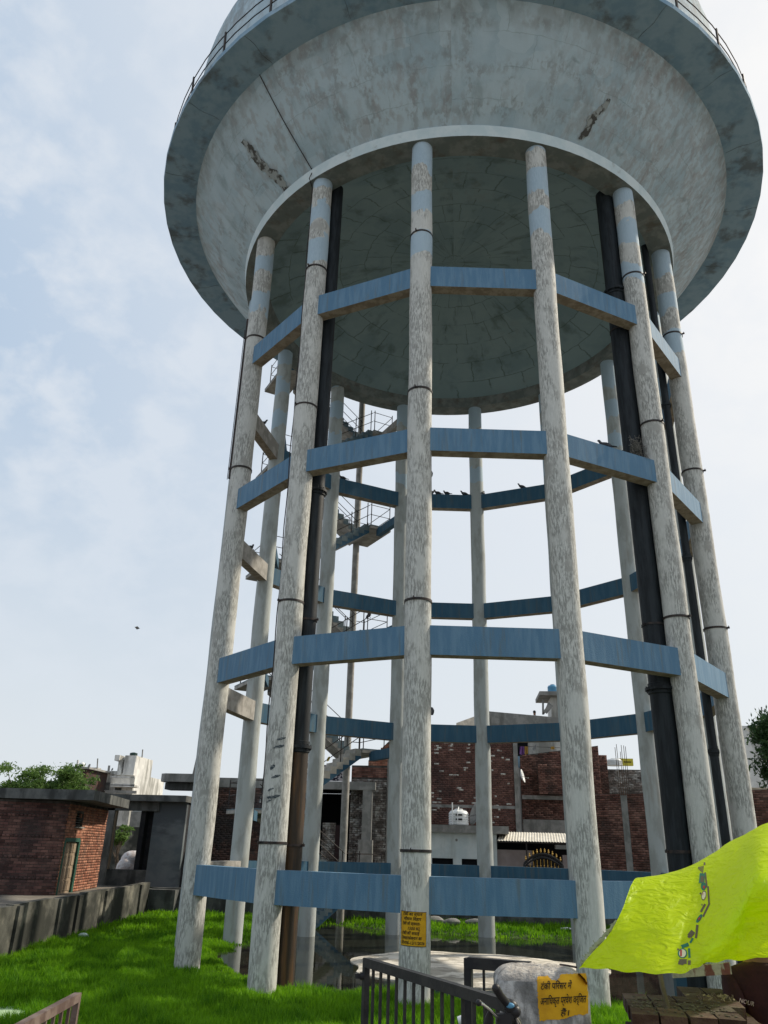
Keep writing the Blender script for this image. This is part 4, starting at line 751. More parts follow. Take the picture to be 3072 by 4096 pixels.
mb = MB(); xx = np.linspace(wx(1283, 3100, YO), wx(1392, 3100, YO), 20)
for j, x in enumerate(xx): mb.v += [Vector((x, YO + .03 + .02 * math.sin(j * 1.3), cz0)), Vector((x, YO + .03, cz1))]
mb.f = [(2 * j, 2 * j + 2, 2 * j + 3, 2 * j + 1) for j in range(19)]; mb.m = [0] * 19; build(mb, 'cloth_sheet', m_cloth, CLp)
# lime-washed rough brick wall next to it
YL = 37.2
LWn = thing('limewashed_brick_wall', 'rough grey limewashed brick wall with red courses along its top, beside the black open bay', 'wall', (-4.5, YL, GZ))
zt = at(1470, 3062, YL).z; zm = at(1470, 3110, YL).z; xa, xb = wx(1400, 3250, YL), wx(1546, 3250, YL)
brick_wall(LWn, (xa, YL), (xb, YL), GZ, zm, m_brickg, m_mort, nobj=200, jit=.015)
brick_wall(LWn, (xa, YL), (xb, YL), zm, zt, m_brick, m_mort, nobj=100)
mb = MB(); mb.box(xb, xb + .3, YL - .05, YL + .3, GZ, zt + .3); build(mb, 'pillar', m_cgrey, LWn)
# ------------------------------------------------------------------ large salt-stained brick building with roof terrace
YG = 42.0
GB = thing('tall_brick_building', 'tall brick building flecked with white salts under a grey concrete roof parapet', 'building', (0, YG, GZ))
xa, xb = wx(1560, 3250, YG), wx(2062, 3250, YG); zt = at(1800, 2962, YG).z
brick_wall(GB, (xa, YG), (xb, YG), GZ, zt, m_brickw, m_mort, nobj=300)
mb = MB(); mb.box(xb, wx(2080, 3250, YG), YG - .06, YG + .3, GZ, zt + .1); build(mb, 'corner_column', m_cgrey, GB)
mb = MB(); zf = at(1800, 3226, YG).z; mb.box(xa, xb, YG - .015, YG + .02, zf - .05, zf + .09); build(mb, 'floor_band', m_cgrey, GB)
mb = MB(); p0, p1, p2, p3 = at(1825, 2892, YG), at(1955, 2845, YG + 3), at(2240, 2868, YG + 3), at(2400, 2885, YG + 3)
for a_, b_ in ((p0, p1), (p1, p3)):
    mb.box8([(a_.x, a_.y, a_.z - .75), (b_.x, b_.y, b_.z - .75), (b_.x, b_.y + .15, b_.z - .75), (a_.x, a_.y + .15, a_.z - .75), (a_.x, a_.y, a_.z), (b_.x, b_.y, b_.z), (b_.x, b_.y + .15, b_.z), (a_.x, a_.y + .15, a_.z)])
build(mb, 'roof_parapet', m_cgrey, GB)
mb = MB(); mb.box(xa + .3, xb, YG + .3, YG + 7, GZ, zt - .1); build(mb, 'building_core', m_cgrey, GB)
xs0 = wx(1478, 3040, YG); xs1 = xa
GW = thing('stepped_brick_gable', 'sloping-topped reddish brick stair wall left of the tall brick building', 'wall', (xs0, YG, GZ))
brick_wall(GW, (xs0, YG - .5), (xs1, YG - .5), at(1500, 3066, YG).z, at(1560, 2958, YG).z, m_brickl, m_mort, nobj=100, top=lambda s: at(1478, 3050, YG).z + (at(1560, 2962, YG).z - at(1478, 3050, YG).z) * s / (xs1 - xs0))
# stair head with blue tank
TH = thing('stair_tower', 'small grey rooftop stair room with a leaning panel on the tall brick building', 'building', (wx(2210, 2840, 47), 47, zt))
a_, b_ = at(2165, 2860, 47), at(2310, 2790, 47)
mb = MB(); mb.box(wx(2205, 2830, 47), b_.x, 47, 49, a_.z - .4, b_.z); build(mb, 'stair_room', m_white, TH)
mb = MB(); mb.box(a_.x - .1, b_.x, 46.3, 49, b_.z, b_.z + .22); build(mb, 'roof_slab', m_cgrey, TH)
mb = MB(); mb.bar(at(2175, 2855, 46.6), at(2195, 2812, 46.6), .08, .5, up=(0, 1, 0)); mb.bar(at(2172, 2858, 46.4), at(2172, 2800, 46.4), .1); mb.bar(at(2180, 2850, 46.2), at(2205, 2818, 46.2), .25, .06, up=(0, 1, 0)); build(mb, 'leaning_panel', m_cgrey, TH)
def tank(name, label, px, pyb, pyt, wpx, Y, mat, parent=None, ribs=5):
    c = at(px, pyb, Y); r = wpx / 2 / FPX * Y; h = at(px, pyt, Y).z - c.z; T = thing(name, label, 'water tank', c)
    pr = [(0.01, 0), (r * .97, 0)]
    for k_ in range(ribs): z = h * .74 * (k_ + .5) / ribs; e = h * .74 / ribs / 2; pr += [(r * .96, z - e * .75), (r, z - e * .45), (r, z + e * .45), (r * .96, z + e * .75)]
    pr += [(r * .94, h * .76), (r * .8, h * .86), (r * .42, h * .92)]; mb = MB(); mb.revolve([(a_, z + c.z) for a_, z in pr], c.x, c.y, 32); build(mb, 'tank_body', mat, T, smooth=True)
    mb = MB(); mb.revolve([(r * .42, c.z + h * .9), (r * .42, c.z + h * .985), (r * .3, c.z + h), (.01, c.z + h)], c.x, c.y, 24); build(mb, 'lid', mat, T, smooth=True); return T, c, r, h
tank('rooftop_tank', 'blue ribbed plastic tank on top of the rooftop stair room', 2212, 2776, 2738, 40, 47.3, m_plb)
T, c, r, h = tank('rooftop_tank', 'white ribbed plastic tank with pipes on the pale little house roof', 1835, 3300, 3235, 74, 39, m_plw)
mb = MB(); mb.tube([(c.x - r * .6, c.y - r, c.z), (c.x - r * .62, c.y - r, c.z + h * 1.35)], .03, 8); mb.tube([(c.x, c.y, c.z + h), (c.x, c.y - .2, c.z + h + .06), (c.x - .05, c.y - r - .03, c.z + h * .8), (c.x - .05, c.y - r - .03, c.z)], .025, 8); build(mb, 'pipework', m_plw, T)
for k_, zz in enumerate((.28, .55)): mb = MB(); mb.box(c.x - r * .3, c.x + r * .35, c.y - r - .02, c.y - r * .9, c.z + h * zz, c.z + h * (zz + .1)); build(mb, 'dark_label', m_ink, T)
# pale little house
YW = 38.0
PW = thing('pale_little_house', 'small bluish-white plastered house with grey roof slab and two dark windows behind the beam', 'house', (-1, YW, GZ))
xa, xb = wx(1534, 3400, YW), wx(1988, 3400, YW); zs0, zs1 = at(1780, 3330, YW).z, at(1780, 3300, YW).z
h1, h2 = (wx(1728, 3440, YW), wx(1812, 3440, YW)), (wx(1847, 3440, YW), wx(1935, 3440, YW)); zw1 = at(1780, 3433, YW).z; zw0 = zw1 - .7
mb = MB(); xs_ = [xa, h1[0], h1[1], h2[0], h2[1], xb]
for i in range(5):
    if i in (1, 3): mb.box(xs_[i], xs_[i + 1], YW, YW + .2, GZ, zw0); mb.box(xs_[i], xs_[i + 1], YW, YW + .2, zw1, zs0)
    else: mb.box(xs_[i], xs_[i + 1], YW, YW + .2, GZ, zs0)
mb.box(xa, xa + .2, YW + .2, YW + 2.5, GZ, zs0); mb.box(xb - .2, xb, YW + .2, YW + 2.5, GZ, zs0); build(mb, 'wall', m_wblue, PW)
mb = MB(); mb.box(wx(1512, 3310, YW), wx(2033, 3310, YW), YW - .35, YW + 2.8, zs0, zs1); build(mb, 'roof_slab', m_cgrey, PW)
for hh in (h1, h2): mb = MB(); mb.box(hh[0], hh[1], YW + .12, YW + .16, zw0, zw1); w_ = build(mb, 'window', m_black, PW); mb = MB(); mb.box(hh[0] - .03, hh[1] + .03, YW - .03, YW + .05, zw0 - .05, zw0); build(mb, 'sill', m_wblue, w_)
mb = MB(); q = at(1826, 3360, YW); mb.tube([(q.x, YW - .04, q.z), (q.x, YW + .05, q.z)], .055, 12); build(mb, 'vent_pipe', m_cgrey, PW)
def dish(px, py, wpx, Y, label, face=(-.3, -1, .35), mat=None):
    c = at(px, py, Y); r = wpx / 2 / FPX * Y; D = thing('satellite_dish', label, 'satellite dish', c); f = Vector(face).normalized(); a_ = f.orthogonal().normalized(); b_ = f.cross(a_); mb = MB(); vs = [c - f * .12 * r]
    for k_ in range(1, 5):
        rr_ = r * k_ / 4; vs += [c + (a_ * math.cos(t_) + b_ * math.sin(t_)) * rr_ + f * (rr_ ** 2 / r * .35 - .12 * r) for t_ in np.linspace(0, 2 * math.pi, 20, endpoint=False)]
    fs = [(0, 1 + j, 1 + (j + 1) % 20) for j in range(20)] + [(1 + k_ * 20 + j, 1 + (k_ + 1) * 20 + j, 1 + (k_ + 1) * 20 + (j + 1) % 20, 1 + k_ * 20 + (j + 1) % 20) for k_ in range(3) for j in range(20)]
    mb.add(vs, fs); o = build(mb, 'reflector', mat or m_cgrey, D, smooth=True); sm = o.modifiers.new('thick', 'SOLIDIFY'); sm.thickness = .012
    mb = MB(); mb.tube([c, c + f * r * 1.0 - Vector((0, 0, r * .5))], r * .04, 6); mb.ball(c + f * r - Vector((0, 0, r * .5)), r * .12, 8); build(mb, 'feed_arm', m_cgrey, D)
    mb = MB(); mb.tube([c - f * .1 * r, c - f * .4 * r, c - f * .4 * r - Vector((0, 0, r * 1.3))], r * .06, 6); build(mb, 'mount', m_cgrey, D)
dish(1908, 3258, 84, 39.3, 'large grey satellite dish beside the white tank on the pale little house', (-.95, -.4, .3))
dish(2086, 3105, 50, 41.5, 'white satellite dish seen edge-on at the corner of the tall brick building', (1, -.25, .25), m_plw)
dish(2142, 2992, 26, 45.5, 'small dark satellite dish under the clothes line', (-1, -.4, .5))
# tin-roofed porch and ornamental gate
YT = 37.4
TR_ = thing('tin_roofed_porch', 'corrugated cream sheet porch over pinkish walls beside the pale little house', 'porch', (3, YT, GZ))
xa, xb = wx(1990, 3360, YT), wx(2330, 3360, YT); zf = at(2100, 3366, YT).z
mb = MB(); n = 90; vs = []
for j in range(n + 1):
    x = xa + (xb - xa) * j / n; o_ = .018 * math.sin(j * math.pi / 1.5); vs += [Vector((x - .0, YT - .1, zf + o_)), Vector((x + .25, YT + 2.6, zf + .42 + o_))]
mb.add(vs, [(2 * j, 2 * j + 2, 2 * j + 3, 2 * j + 1) for j in range(n)]); o = build(mb, 'roof_sheet', m_tin, TR_); sm = o.modifiers.new('t', 'SOLIDIFY'); sm.thickness = .01
mb = MB(); mb.box(xa, wx(2130, 3440, YT + .8), YT + .8, YT + 1.0, GZ, zf - .35); build(mb, 'wall', m_pink, TR_)
mb = MB(); mb.box(wx(2255, 3440, YT), xb, YT + .3, YT + .6, GZ, zf - .5); build(mb, 'wall', m_pink, TR_)
mb = MB(); mb.box(xa, xb, YT + 2.5, YT + 2.7, GZ, zf + .3); build(mb, 'back_wall', m_black, TR_)
mb = MB(); mb.bar((wx(2107, 3400, YT), YT + .1, GZ), (wx(2107, 3400, YT), YT + .1, zf), .06); mb.bar((xa, YT, zf - .04), (xb, YT, zf - .04), .05, .06); build(mb, 'frame', m_iron, TR_)
mb = MB(); z_ = at(2250, 3385, YT).z; mb.box(wx(2222, 3385, YT), wx(2280, 3385, YT), YT, YT + .4, z_ - .12, z_ + .05); build(mb, 'ledge', m_cgrey, TR_)
YQ = 36.9
GT = thing('ornamental_gate', 'black arched double gate with gold spear finials under the tin porch', 'gate', (wx(2180, 3450, YQ), YQ, GZ))
gx0, gx1 = wx(2096, 3450, YQ), wx(2250, 3450, YQ); gm = (gx0 + gx1) / 2
def gtop(x): t_ = (x - gx0) / (gx1 - gx0); return at(2170, 3458, YQ).z + (at(2170, 3416, YQ).z - at(2170, 3458, YQ).z) * math.sin(math.pi * t_) ** .8
mb = MB(); pp = [Vector((x, YQ, gtop(x))) for x in np.linspace(gx0, gx1, 25)]
mb.tube(pp, .045, 8); mb.tube([p - Vector((0, 0, .14)) for p in pp], .03, 8); mb.bar((gx0, YQ, GZ + .1), (gx1, YQ, GZ + .1), .05); mb.bar((gx0, YQ, GZ), (gx0, YQ, gtop(gx0)), .08); mb.bar((gx1, YQ, GZ), (gx1, YQ, gtop(gx1)), .08)
for j in range(24): x = gx0 + (gx1 - gx0) * (j + .5) / 24; mb.tube([(x + .04 * math.cos(t_), YQ, gtop(x) - .07 + .04 * math.sin(t_)) for t_ in np.linspace(0, 6.28, 9)], .012, 5)
mb.box(gx0, gx1, YQ + .05, YQ + .07, GZ, at(2170, 3458, YQ).z - .05); build(mb, 'gate_frame', m_gateb, GT)
for j in range(22):
    x = gx0 + (gx1 - gx0) * (j + .5) / 22; mb = MB(); mb.tube([(x, YQ - .02, GZ + .1), (x, YQ - .02, gtop(x) - .2)], .013, 6)
    if j % 2: mb.ball((x, YQ - .02, (GZ + gtop(x)) / 2 + .35), .035, 8)
    build(mb, 'bar', m_gold if j % 2 else m_gateb, GT)
for j in range(10):
    x = gx0 + (gx1 - gx0) * (j + .5) / 10; z = gtop(x) + .03; mb = MB(); mb.revolve([(.005, z), (.02, z + .03), (.045, z + .08), (.02, z + .12), (.03, z + .15), (.004, z + .20)], x, YQ, 8); build(mb, 'spear_finial', m_gold, GT)
# ------------------------------------------------------------------ mid-right brick houses and right boundary wall
YM = 45.0
MH = thing('dark_red_brick_house', 'dark red brick house with a darker patch behind the right of the tower', 'house', (5, YM, GZ))
xa, xb = wx(2084, 3150, YM), wx(2400, 3150, YM); z0_ = at(2084, 3022, YM).z; z1_ = at(2300, 2985, YM).z
brick_wall(MH, (xa, YM), (xb, YM - .4), GZ, z1_ + .1, m_brick, m_mort, nobj=300, top=lambda s: z0_ + (z1_ - z0_) * s / (xb - xa))
zb0, zb1 = at(2150, 3200, YM).z, at(2150, 3184, YM).z
mb = MB(); mb.box(xa, xb, YM - .5, YM - .45, zb0, zb1); build(mb, 'floor_band', m_cgrey, MH)
mb = MB(); mb.box(xa, xb, YM - .52, YM - .46, GZ, at(2150, 3280, YM).z); build(mb, 'plastered_base', m_cgrey, MH)
brick_wall(MH, (wx(2155, 3150, YM - .8), YM - .8), (wx(2330, 3150, YM - .8), YM - .8), zb1 + .05, at(2155, 3062, YM).z, m_brick, m_mort, nobj=0)
mb = MB(); mb.box(xa + .2, xb, YM + .3, YM + 5, GZ, z0_ - .2); build(mb, 'house_core', m_cgrey, MH)
WB = thing('white_upper_storey', 'whitewashed upper storey with a dark doorway and drying clothes above the red brick', 'building', (4.5, 49, GZ))
mb = MB(); mb.box(wx(2112, 2990, 49), wx(2330, 2990, 49), 49, 49.3, at(2112, 3040, 49).z, at(2200, 2900, 49).z); build(mb, 'wall', m_white, WB)
mb = MB(); mb.box(wx(2070, 2990, 48.8), wx(2112, 2990, 48.8), 48.8, 49.2, at(2090, 3025, 49).z, at(2090, 2900, 49).z); build(mb, 'doorway', m_black, WB)
mb = MB(); mb.box(wx(2072, 3060, 46), wx(2084, 3060, 46), 46, 46.2, at(2080, 3070, 46).z, at(2080, 3025, 46).z); build(mb, 'blue_panel', m_bluewin, WB)
mb = MB(); mb.tube([at(2072, 2984, 48), at(2110, 2986, 47.8), at(2240, 2991, 48)], .012, 5); tag(build(mb, 'clothes_line', m_iron), 'thin clothes line strung across the whitewashed upper storey', 'clothes line')
for px, w_, h_, mt, lb in ((2088, 17, 34, m_purp, 'purple cloth drying on the rooftop line'), (2104, 13, 32, m_ylc, 'mustard cloth drying on the rooftop line beside the purple one'), (2210, 14, 12, m_ylc, 'small orange cloth on the line at the right')):
    mb = MB(); vs = []
    for j in range(7): x = px - w_ / 2 + w_ * j / 6; vs += [at(x, 2986, 47.8 + .06 * math.sin(j * 2)), at(x - 1.5 + 3 * (j / 6), 2986 + h_ * (1 - .12 * abs(j - 3) / 3), 47.85 + .08 * math.cos(j * 1.7))]
    mb.add(vs, [(2 * j, 2 * j + 1, 2 * j + 3, 2 * j + 2) for j in range(6)]); tag(build(mb, 'hanging_cloth', mt), lb, 'laundry', 'laundry on the roof')
YN = 47.0
RH = thing('stepped_brick_house', 'brick house with stepped roofline and pale plaster strip, right of the dark red one', 'house', (8.5, YN, GZ))
x0, x1, x2, x3 = wx(2330, 3150, YN), wx(2437, 3150, YN), wx(2510, 3150, YN), wx(2600, 3150, YN)
brick_wall(RH, (x0, YN), (x1, YN), GZ, at(2400, 3020, YN).z, m_brick, m_mort, nobj=160)
brick_wall(RH, (x1, YN), (x3, YN), GZ, at(2500, 3078, YN).z, m_brickg, m_mort, nobj=120)
mb = MB(); mb.box(x0, x3, YN + .3, YN + 4, GZ, at(2500, 3090, YN).z); build(mb, 'house_core', m_cgrey, RH)
tank('rooftop_tank', 'low white tank on the stepped brick house roof', 2458, 3063, 3034, 58, 48.5, m_plw, ribs=3)
mb = MB(); mb.box(wx(2480, 3050, 50), wx(2533, 3050, 50), 50, 50.3, at(2500, 3062, 50).z, at(2500, 3034, 50).z); yb = build(mb, 'yellow_signboard', m_yellow); tag(yb, 'yellow board with dark writing on the roof behind the white tank', 'signboard')
mb = MB(); mb.box(wx(2495, 3050, 50), wx(2525, 3050, 50), 49.98, 49.995, at(2500, 3050, 50).z, at(2500, 3046, 50).z); build(mb, 'printed_line', m_ink, yb)
YR0, YR1 = 36.0, 30.5
RW = thing('tall_brick_boundary_wall', 'tall brick boundary wall with a cement-plastered pier at the right', 'wall', (9, 34, GZ))
xa, xb = at(2376, 3300, YR0).x, at(3250, 3300, YR1).x; zt = at(2480, 3176, YR0 - .6).z
brick_wall(RW, (xa, YR0), (xb, YR1), GZ - .8, zt, m_brick, m_mort, nobj=300)
q0, q1 = Vector((xa, YR0, 0)), Vector((xb, YR1, 0)); uu = (q1 - q0).normalized(); sx = (wx(2510, 3400, 35.3) - xa) / uu.x
pa, pb = q0 + uu * (sx - .14), q0 + uu * (sx + .14); nn = Vector((uu.y, -uu.x, 0)); nn = nn if nn.y < 0 else -nn
mb = MB(); mb.box8([(p.x, p.y, GZ) for p in (pa + nn * .03, pb + nn * .03, pb - nn * .1, pa - nn * .1)] + [(p.x, p.y, zt - .05) for p in (pa + nn * .03, pb + nn * .03, pb - nn * .1, pa - nn * .1)]); build(mb, 'cement_pier', m_cgrey, RW)
for k_ in range(6):
    mb = MB(); q = q0 + uu * (sx - .2 + .09 * k_) ; mb.tube([(q.x, q.y - .1, zt - .1), (q.x + random.uniform(-.05, .05), q.y - .1, zt + random.uniform(1.5, 2.1))], .012, 5); build(mb, 'reinforcing_bar', m_rust, RW)
# ------------------------------------------------------------------ far left houses
YX = 85.0
WH = thing('white_apartment_house', 'tall white plastered house with balcony and square stair tower on the left skyline', 'house', (-33, YX, GZ))
def fb(mb, x0, x1, y0, y1, Y, D, mi=0):
    a_, b_ = at(x0, y1, Y), at(x1, y0, Y); mb.box(a_.x, b_.x, Y, Y + D, min(a_.z, b_.z), max(a_.z, b_.z), mi)
mb = MB(); fb(mb, 352, 540, 3094, 3300, YX, 9); build(mb, 'wall', m_white, WH)
mb = MB(); fb(mb, 490, 545, 3022, 3100, YX - .4, 5); fb(mb, 457, 480, 3020, 3042, YX - .5, 2); fb(mb, 466, 492, 3038, 3100, YX - .2, 4); build(mb, 'stair_tower', m_white, WH)
mb = MB(); fb(mb, 362, 390, 3070, 3096, YX, 1); fb(mb, 390, 475, 3084, 3096, YX - .1, .3); build(mb, 'parapet', m_white, WH)
mb = MB(); fb(mb, 441, 538, 3140, 3146, YX - 1.5, 1.5); bl_ = build(mb, 'balcony', m_white, WH)
mb = MB(); fb(mb, 441, 538, 3106, 3110, YX - 1.5, .12); fb(mb, 441, 538, 3136, 3141, YX - 1.5, .12)
for k_ in range(20): fb(mb, 444 + k_ * 4.8, 446.4 + k_ * 4.8, 3109, 3138, YX - 1.45, .08)
build(mb, 'balustrade', m_white, bl_)
for x0, x1, y0, y1 in ((416, 440, 3130, 3162), (458, 486, 3150, 3162), (380, 388, 3112, 3122)):
    mb = MB(); fb(mb, x0, x1, y0, y1, YX - .05, .1); w_ = build(mb, 'window', m_cdark, WH); mb = MB(); fb(mb, x0 - 1, x1 + 1, y1, y1 + 1.5, YX - .2, .2); build(mb, 'sill', m_white, w_)
mb = MB(); fb(mb, 420, 545, 3163, 3172, YX - 2, .2); build(mb, 'lower_balustrade', m_cgrey, WH)
for px, y0, y1 in ((388, 3034, 3085), (568, 2998, 3030), (432, 3062, 3085), (436, 3062, 3085)): mb = MB(); mb.bar(at(px, y1, YX), at(px + 3, y0, YX), .1); build(mb, 'roof_rod', m_cgrey, WH)
T, c, r, h = tank('rooftop_tank', 'dark green tank on the stair tower of the white house', 534, 3022, 3010, 30, YX + 1, m_plg, ribs=2)
dish(450, 3078, 12, YX, 'small dish on the parapet of the white house', (-.6, -.8, .3), m_cgrey)
BH = thing('brown_brick_house', 'narrow brown brick house left of the white house, tank on its roof', 'house', (-36, 80, GZ))
mb = MB(); fb(mb, 290, 350, 3072, 3250, 80, 5); fb(mb, 258, 295, 3100, 3250, 80.2, 5); build(mb, 'wall', m_brickd, BH)
mb = MB(); fb(mb, 284, 358, 3068, 3074, 79.6, 5.5); build(mb, 'roof_slab', m_cgrey, BH)
mb = MB(); mb.bar(at(303, 3110, 79.8), at(312, 3040, 79.8), .15); mb.bar(at(314, 3114, 79.8), at(320, 3074, 79.8), .12); build(mb, 'drain_pipe', m_white, BH)
tank('rooftop_tank', 'white ribbed tank on the brown brick house roof', 326, 3072, 3048, 24, 81, m_plw, ribs=4)
dish(358, 3064, 16, 84, 'small dish between the brown house and the white house', (-.5, -.8, .3))
LH = thing('low_grey_house', 'low stained grey house seen through the open bay beside the sack', 'house', (-18, 48, GZ))
mb = MB(); fb(mb, 380, 620, 3310, 3500, 46, 4); build(mb, 'wall', m_wallc, LH)
mb = MB(); fb(mb, 515, 575, 3246, 3312, 52, 3); build(mb, 'upper_wall', m_cgrey, LH)
mb = MB(); fb(mb, 530, 580, 3228, 3246, 60, 3); build(mb, 'far_roof', m_wblue, LH)
for k_, (px, py, r) in enumerate(((505, 3458, .55), (520, 3430, .5), (525, 3475, .5), (495, 3478, .4))):
    pass
SK = thing('white_sack_heap', 'heap of bulging white woven sacks seen through the open bay', 'sacks', at(510, 3480, 38))
for k_, (px, py, r) in enumerate(((505, 3468, .5), (524, 3440, .52), (530, 3478, .5))):
    q = at(px, py, 38 + k_ * .2); mb = MB(); mb.ball(q, r, 14, sc=(.9, .8, .8))
    for v in mb.v: v += (v - q) * .18 * mnoise.noise(v * 3.0)
    build(mb, 'sack', m_bag, SK, smooth=True)
# far skyline strips right
FR = thing('far_white_building', 'pale building with roof edge behind the tree at the right edge', 'building', (28, 70, GZ))
mb = MB(); fb(mb, 2998, 3120, 2905, 3150, 62, 6); build(mb, 'wall', m_white, FR); mb = MB(); fb(mb, 2996, 3120, 2902, 2907, 61.6, 6.5); build(mb, 'roof_edge', m_cgrey, FR)
mb = MB(); mb.bar(at(3048, 2905, 62), at(3046, 2828, 62), .08); mb.bar(at(3046, 2842, 62), at(3072, 2850, 62), .05); build(mb, 'antenna', m_cgrey, FR)
# ------------------------------------------------------------------ trees
def tree(name, label, base, h, crown, nl, leaf, ls, seed, group=None, trunk=.12, mode='blob'):
    rnd = np.random.default_rng(seed); random.seed(seed); T = thing(name, label, 'tree', base, group); base = Vector(base); mb = MB(); tips = []
    cc, cr = Vector(crown[0]), Vector(crown[1])
    for k_ in range(11):
        t_ = Vector((cc.x + cr.x * random.uniform(-.85, .85), cc.y + cr.y * random.uniform(-.85, .85), cc.z + cr.z * random.uniform(-.3, .85))); s = base + Vector((0, 0, h * random.uniform(.25, .5))); m_ = s.lerp(t_, .5) + Vector((0, 0, -.1 * h * random.random())); mb.tube([s, m_, t_], [trunk * .5, trunk * .3, trunk * .08], 6); tips += [t_, m_.lerp(t_, .5), s.lerp(t_, .7)]
    mb.tube([base, base + Vector((.05 * h, 0, h * .3)), base + Vector((0, 0, h * .6))], [trunk, trunk * .8, trunk * .5], 8); build(mb, 'trunk', m_trunk, T, smooth=True)
    cl = []
    for k_ in range(nl // 60):
        t_ = random.choice(tips); d = rnd.normal(0, 1, 3); d /= np.linalg.norm(d); cl.append((np.array(t_) + d * np.array(cr) * random.uniform(0, .38), random.uniform(.10, .26)))
    C = np.concatenate([c_[0] + rnd.normal(0, 1, (60, 3)) * c_[1] * np.array([cr.x, cr.y, cr.z * .7]) * .7 for c_ in cl]); n = len(C)
    a_ = rnd.normal(0, 1, (n, 3)); a_ /= np.linalg.norm(a_, axis=1)[:, None]; b_ = rnd.normal(0, 1, (n, 3)); b_ -= a_ * (a_ * b_).sum(1)[:, None]; b_ /= np.linalg.norm(b_, axis=1)[:, None]; s = (ls * rnd.uniform(.6, 1.3, n))[:, None]
    V = np.stack([C - a_ * s, C + b_ * s * .35, C + a_ * s, C - b_ * s * .35], 1).reshape(-1, 3); F = (np.arange(n)[:, None] * 4 + np.arange(4)[None])
    npmesh('crown', V, F, leaf, T); return T
c = at(150, 3118, 46); tree('thorn_tree', 'feathery spreading green tree behind the brick shed roof', (c.x, 46, GZ), c.z - GZ + 1, ((c.x + .35, 46, c.z - .2), (1.95, 2.0, 1.05)), 14000, m_leaf, .11, 3, trunk=.15)
c = at(300, 3130, 48); tree('thorn_tree', 'lower lobe of feathery green tree nearer the white house', (c.x, 48, GZ), c.z - GZ + .6, ((c.x - .1, 48, c.z - .15), (1.2, 1.3, .6)), 5000, m_leaf, .11, 4, trunk=.1)
c = at(555, 3340, 42); tree('young_tree', 'small bright green tree glimpsed through the open bay', (at(478, 3340, 42).x, 42, GZ), 2.2, ((at(478, 3340, 42).x, 42, at(478, 3335, 42).z), (.6, .6, .45)), 2400, m_leaf, .1, 8, trunk=.06)
c = at(3060, 3020, 42); tree('bamboo_like_tree', 'dense green tree rising over the brick wall at the right edge', (c.x + .6, 42, GZ), c.z - GZ + 2, ((c.x + .8, 42, c.z), (1.5, 2, 1.9)), 16000, m_leafd, .13, 5, trunk=.12)
c = at(3120, 2960, 44); tree('bamboo_like_tree', 'second green tree further right past the frame edge', (c.x + .6, 44, GZ), c.z - GZ + 2, ((c.x + .6, 44, c.z), (1.5, 2, 1.6)), 6000, m_leafd, .13, 15, trunk=.12)
c = at(2728, 3080, 40); tree('slim_tree', 'slim dark leafy tree glimpsed between the thick black pipe and the column', (c.x, 40, GZ), c.z - GZ + 1.2, ((c.x, 40, c.z + .1), (.42, .5, 1.6)), 3600, m_leafd, .11, 6, trunk=.07)
random.seed(21)
# ------------------------------------------------------------------ pigeons, insect, leaf
def pigeon_mesh():
    mb = MB(); s = 1.0
    body = [(-.17, .0, .006), (-.12, .02, .022), (-.07, .045, .045), (-.01, .065, .062), (.05, .085, .058), (.09, .12, .036), (.11, .155, .026), (.125, .185, .028), (.145, .195, .02), (.165, .190, .006)]
    mb.tube([(x, 0, z) for x, z, r_ in body], [r_ for x, z, r_ in body], 10); mb.add([(-.12, -.03, .02), (-.12, .03, .02), (-.22, .025, -.01), (-.22, -.025, -.01), (-.12, -.03, .03), (-.12, .03, .03), (-.22, .025, 0), (-.22, -.025, 0)], [(0, 1, 2, 3), (4, 7, 6, 5), (0, 4, 5, 1), (1, 5, 6, 2), (2, 6, 7, 3), (3, 7, 4, 0)])
    for y in (-.02, .02): mb.tube([(.02, y, .03), (.025, y, -.04)], .005, 5)
    me = bpy.data.meshes.new('pigeon'); me.from_pydata([tuple(v + Vector((0, 0, .04))) for v in mb.v], [], mb.f); me.materials.append(m_bird); me.polygons.foreach_set('use_smooth', [True] * len(me.polygons)); return me
PG = pigeon_mesh()
def onbeam(i, px, lv, side=0):
    a_, b_ = cpos(i), cpos(i + 1); best = None
    for t_ in np.linspace(0, 1, 200):
        p = a_.lerp(b_, t_); p.z = LV[lv][1]; q = p; dpt = q.dot(FW); X_ = 1536 + FPX * q.dot(RT) / dpt
        if best is None or abs(X_ - px) < best[0]: best = (abs(X_ - px), p.copy())
    return best[1]
birds = [(onbeam(9, 1725, 3), .3, 'pigeon on the back beam right beside the middle column'), (onbeam(9, 1752, 3), 2.8, 'rounded pigeon on the back beam, second in the row from the middle column'), (onbeam(9, 1788, 3), 2.6, 'pigeon crouched on the back beam, third in the row from the middle column'), (onbeam(9, 1858, 3), 2.9, 'pigeon perched just left of the far column'), (onbeam(8, 1932, 3), 1.3, 'upright pigeon just right of the far column'), (onbeam(8, 2090, 3), 3.0, 'lone pigeon midway on the right back beam'), (onbeam(10, 1370, 3), 3.0, 'pigeon on the upper left back beam near the stair'), (onbeam(3, 2424, 2), 2.9, 'pigeon on the front beam left of the nest'), (onbeam(12, 1048, 3), .2, 'hunched pigeon on the highest left side beam'), (onbeam(12, 1000, 2), 1.2, 'upright pigeon on the left side beam below')]
for p, rz, lb in birds:
    o = bpy.data.objects.new('pigeon', PG); S.collection.objects.link(o); o.location = p + Vector((0, 0, .0)); o.rotation_euler = (0, 0, rz); o.scale = (1.15,) * 3; tag(o, lb, 'bird', 'pigeons perched on the tower')
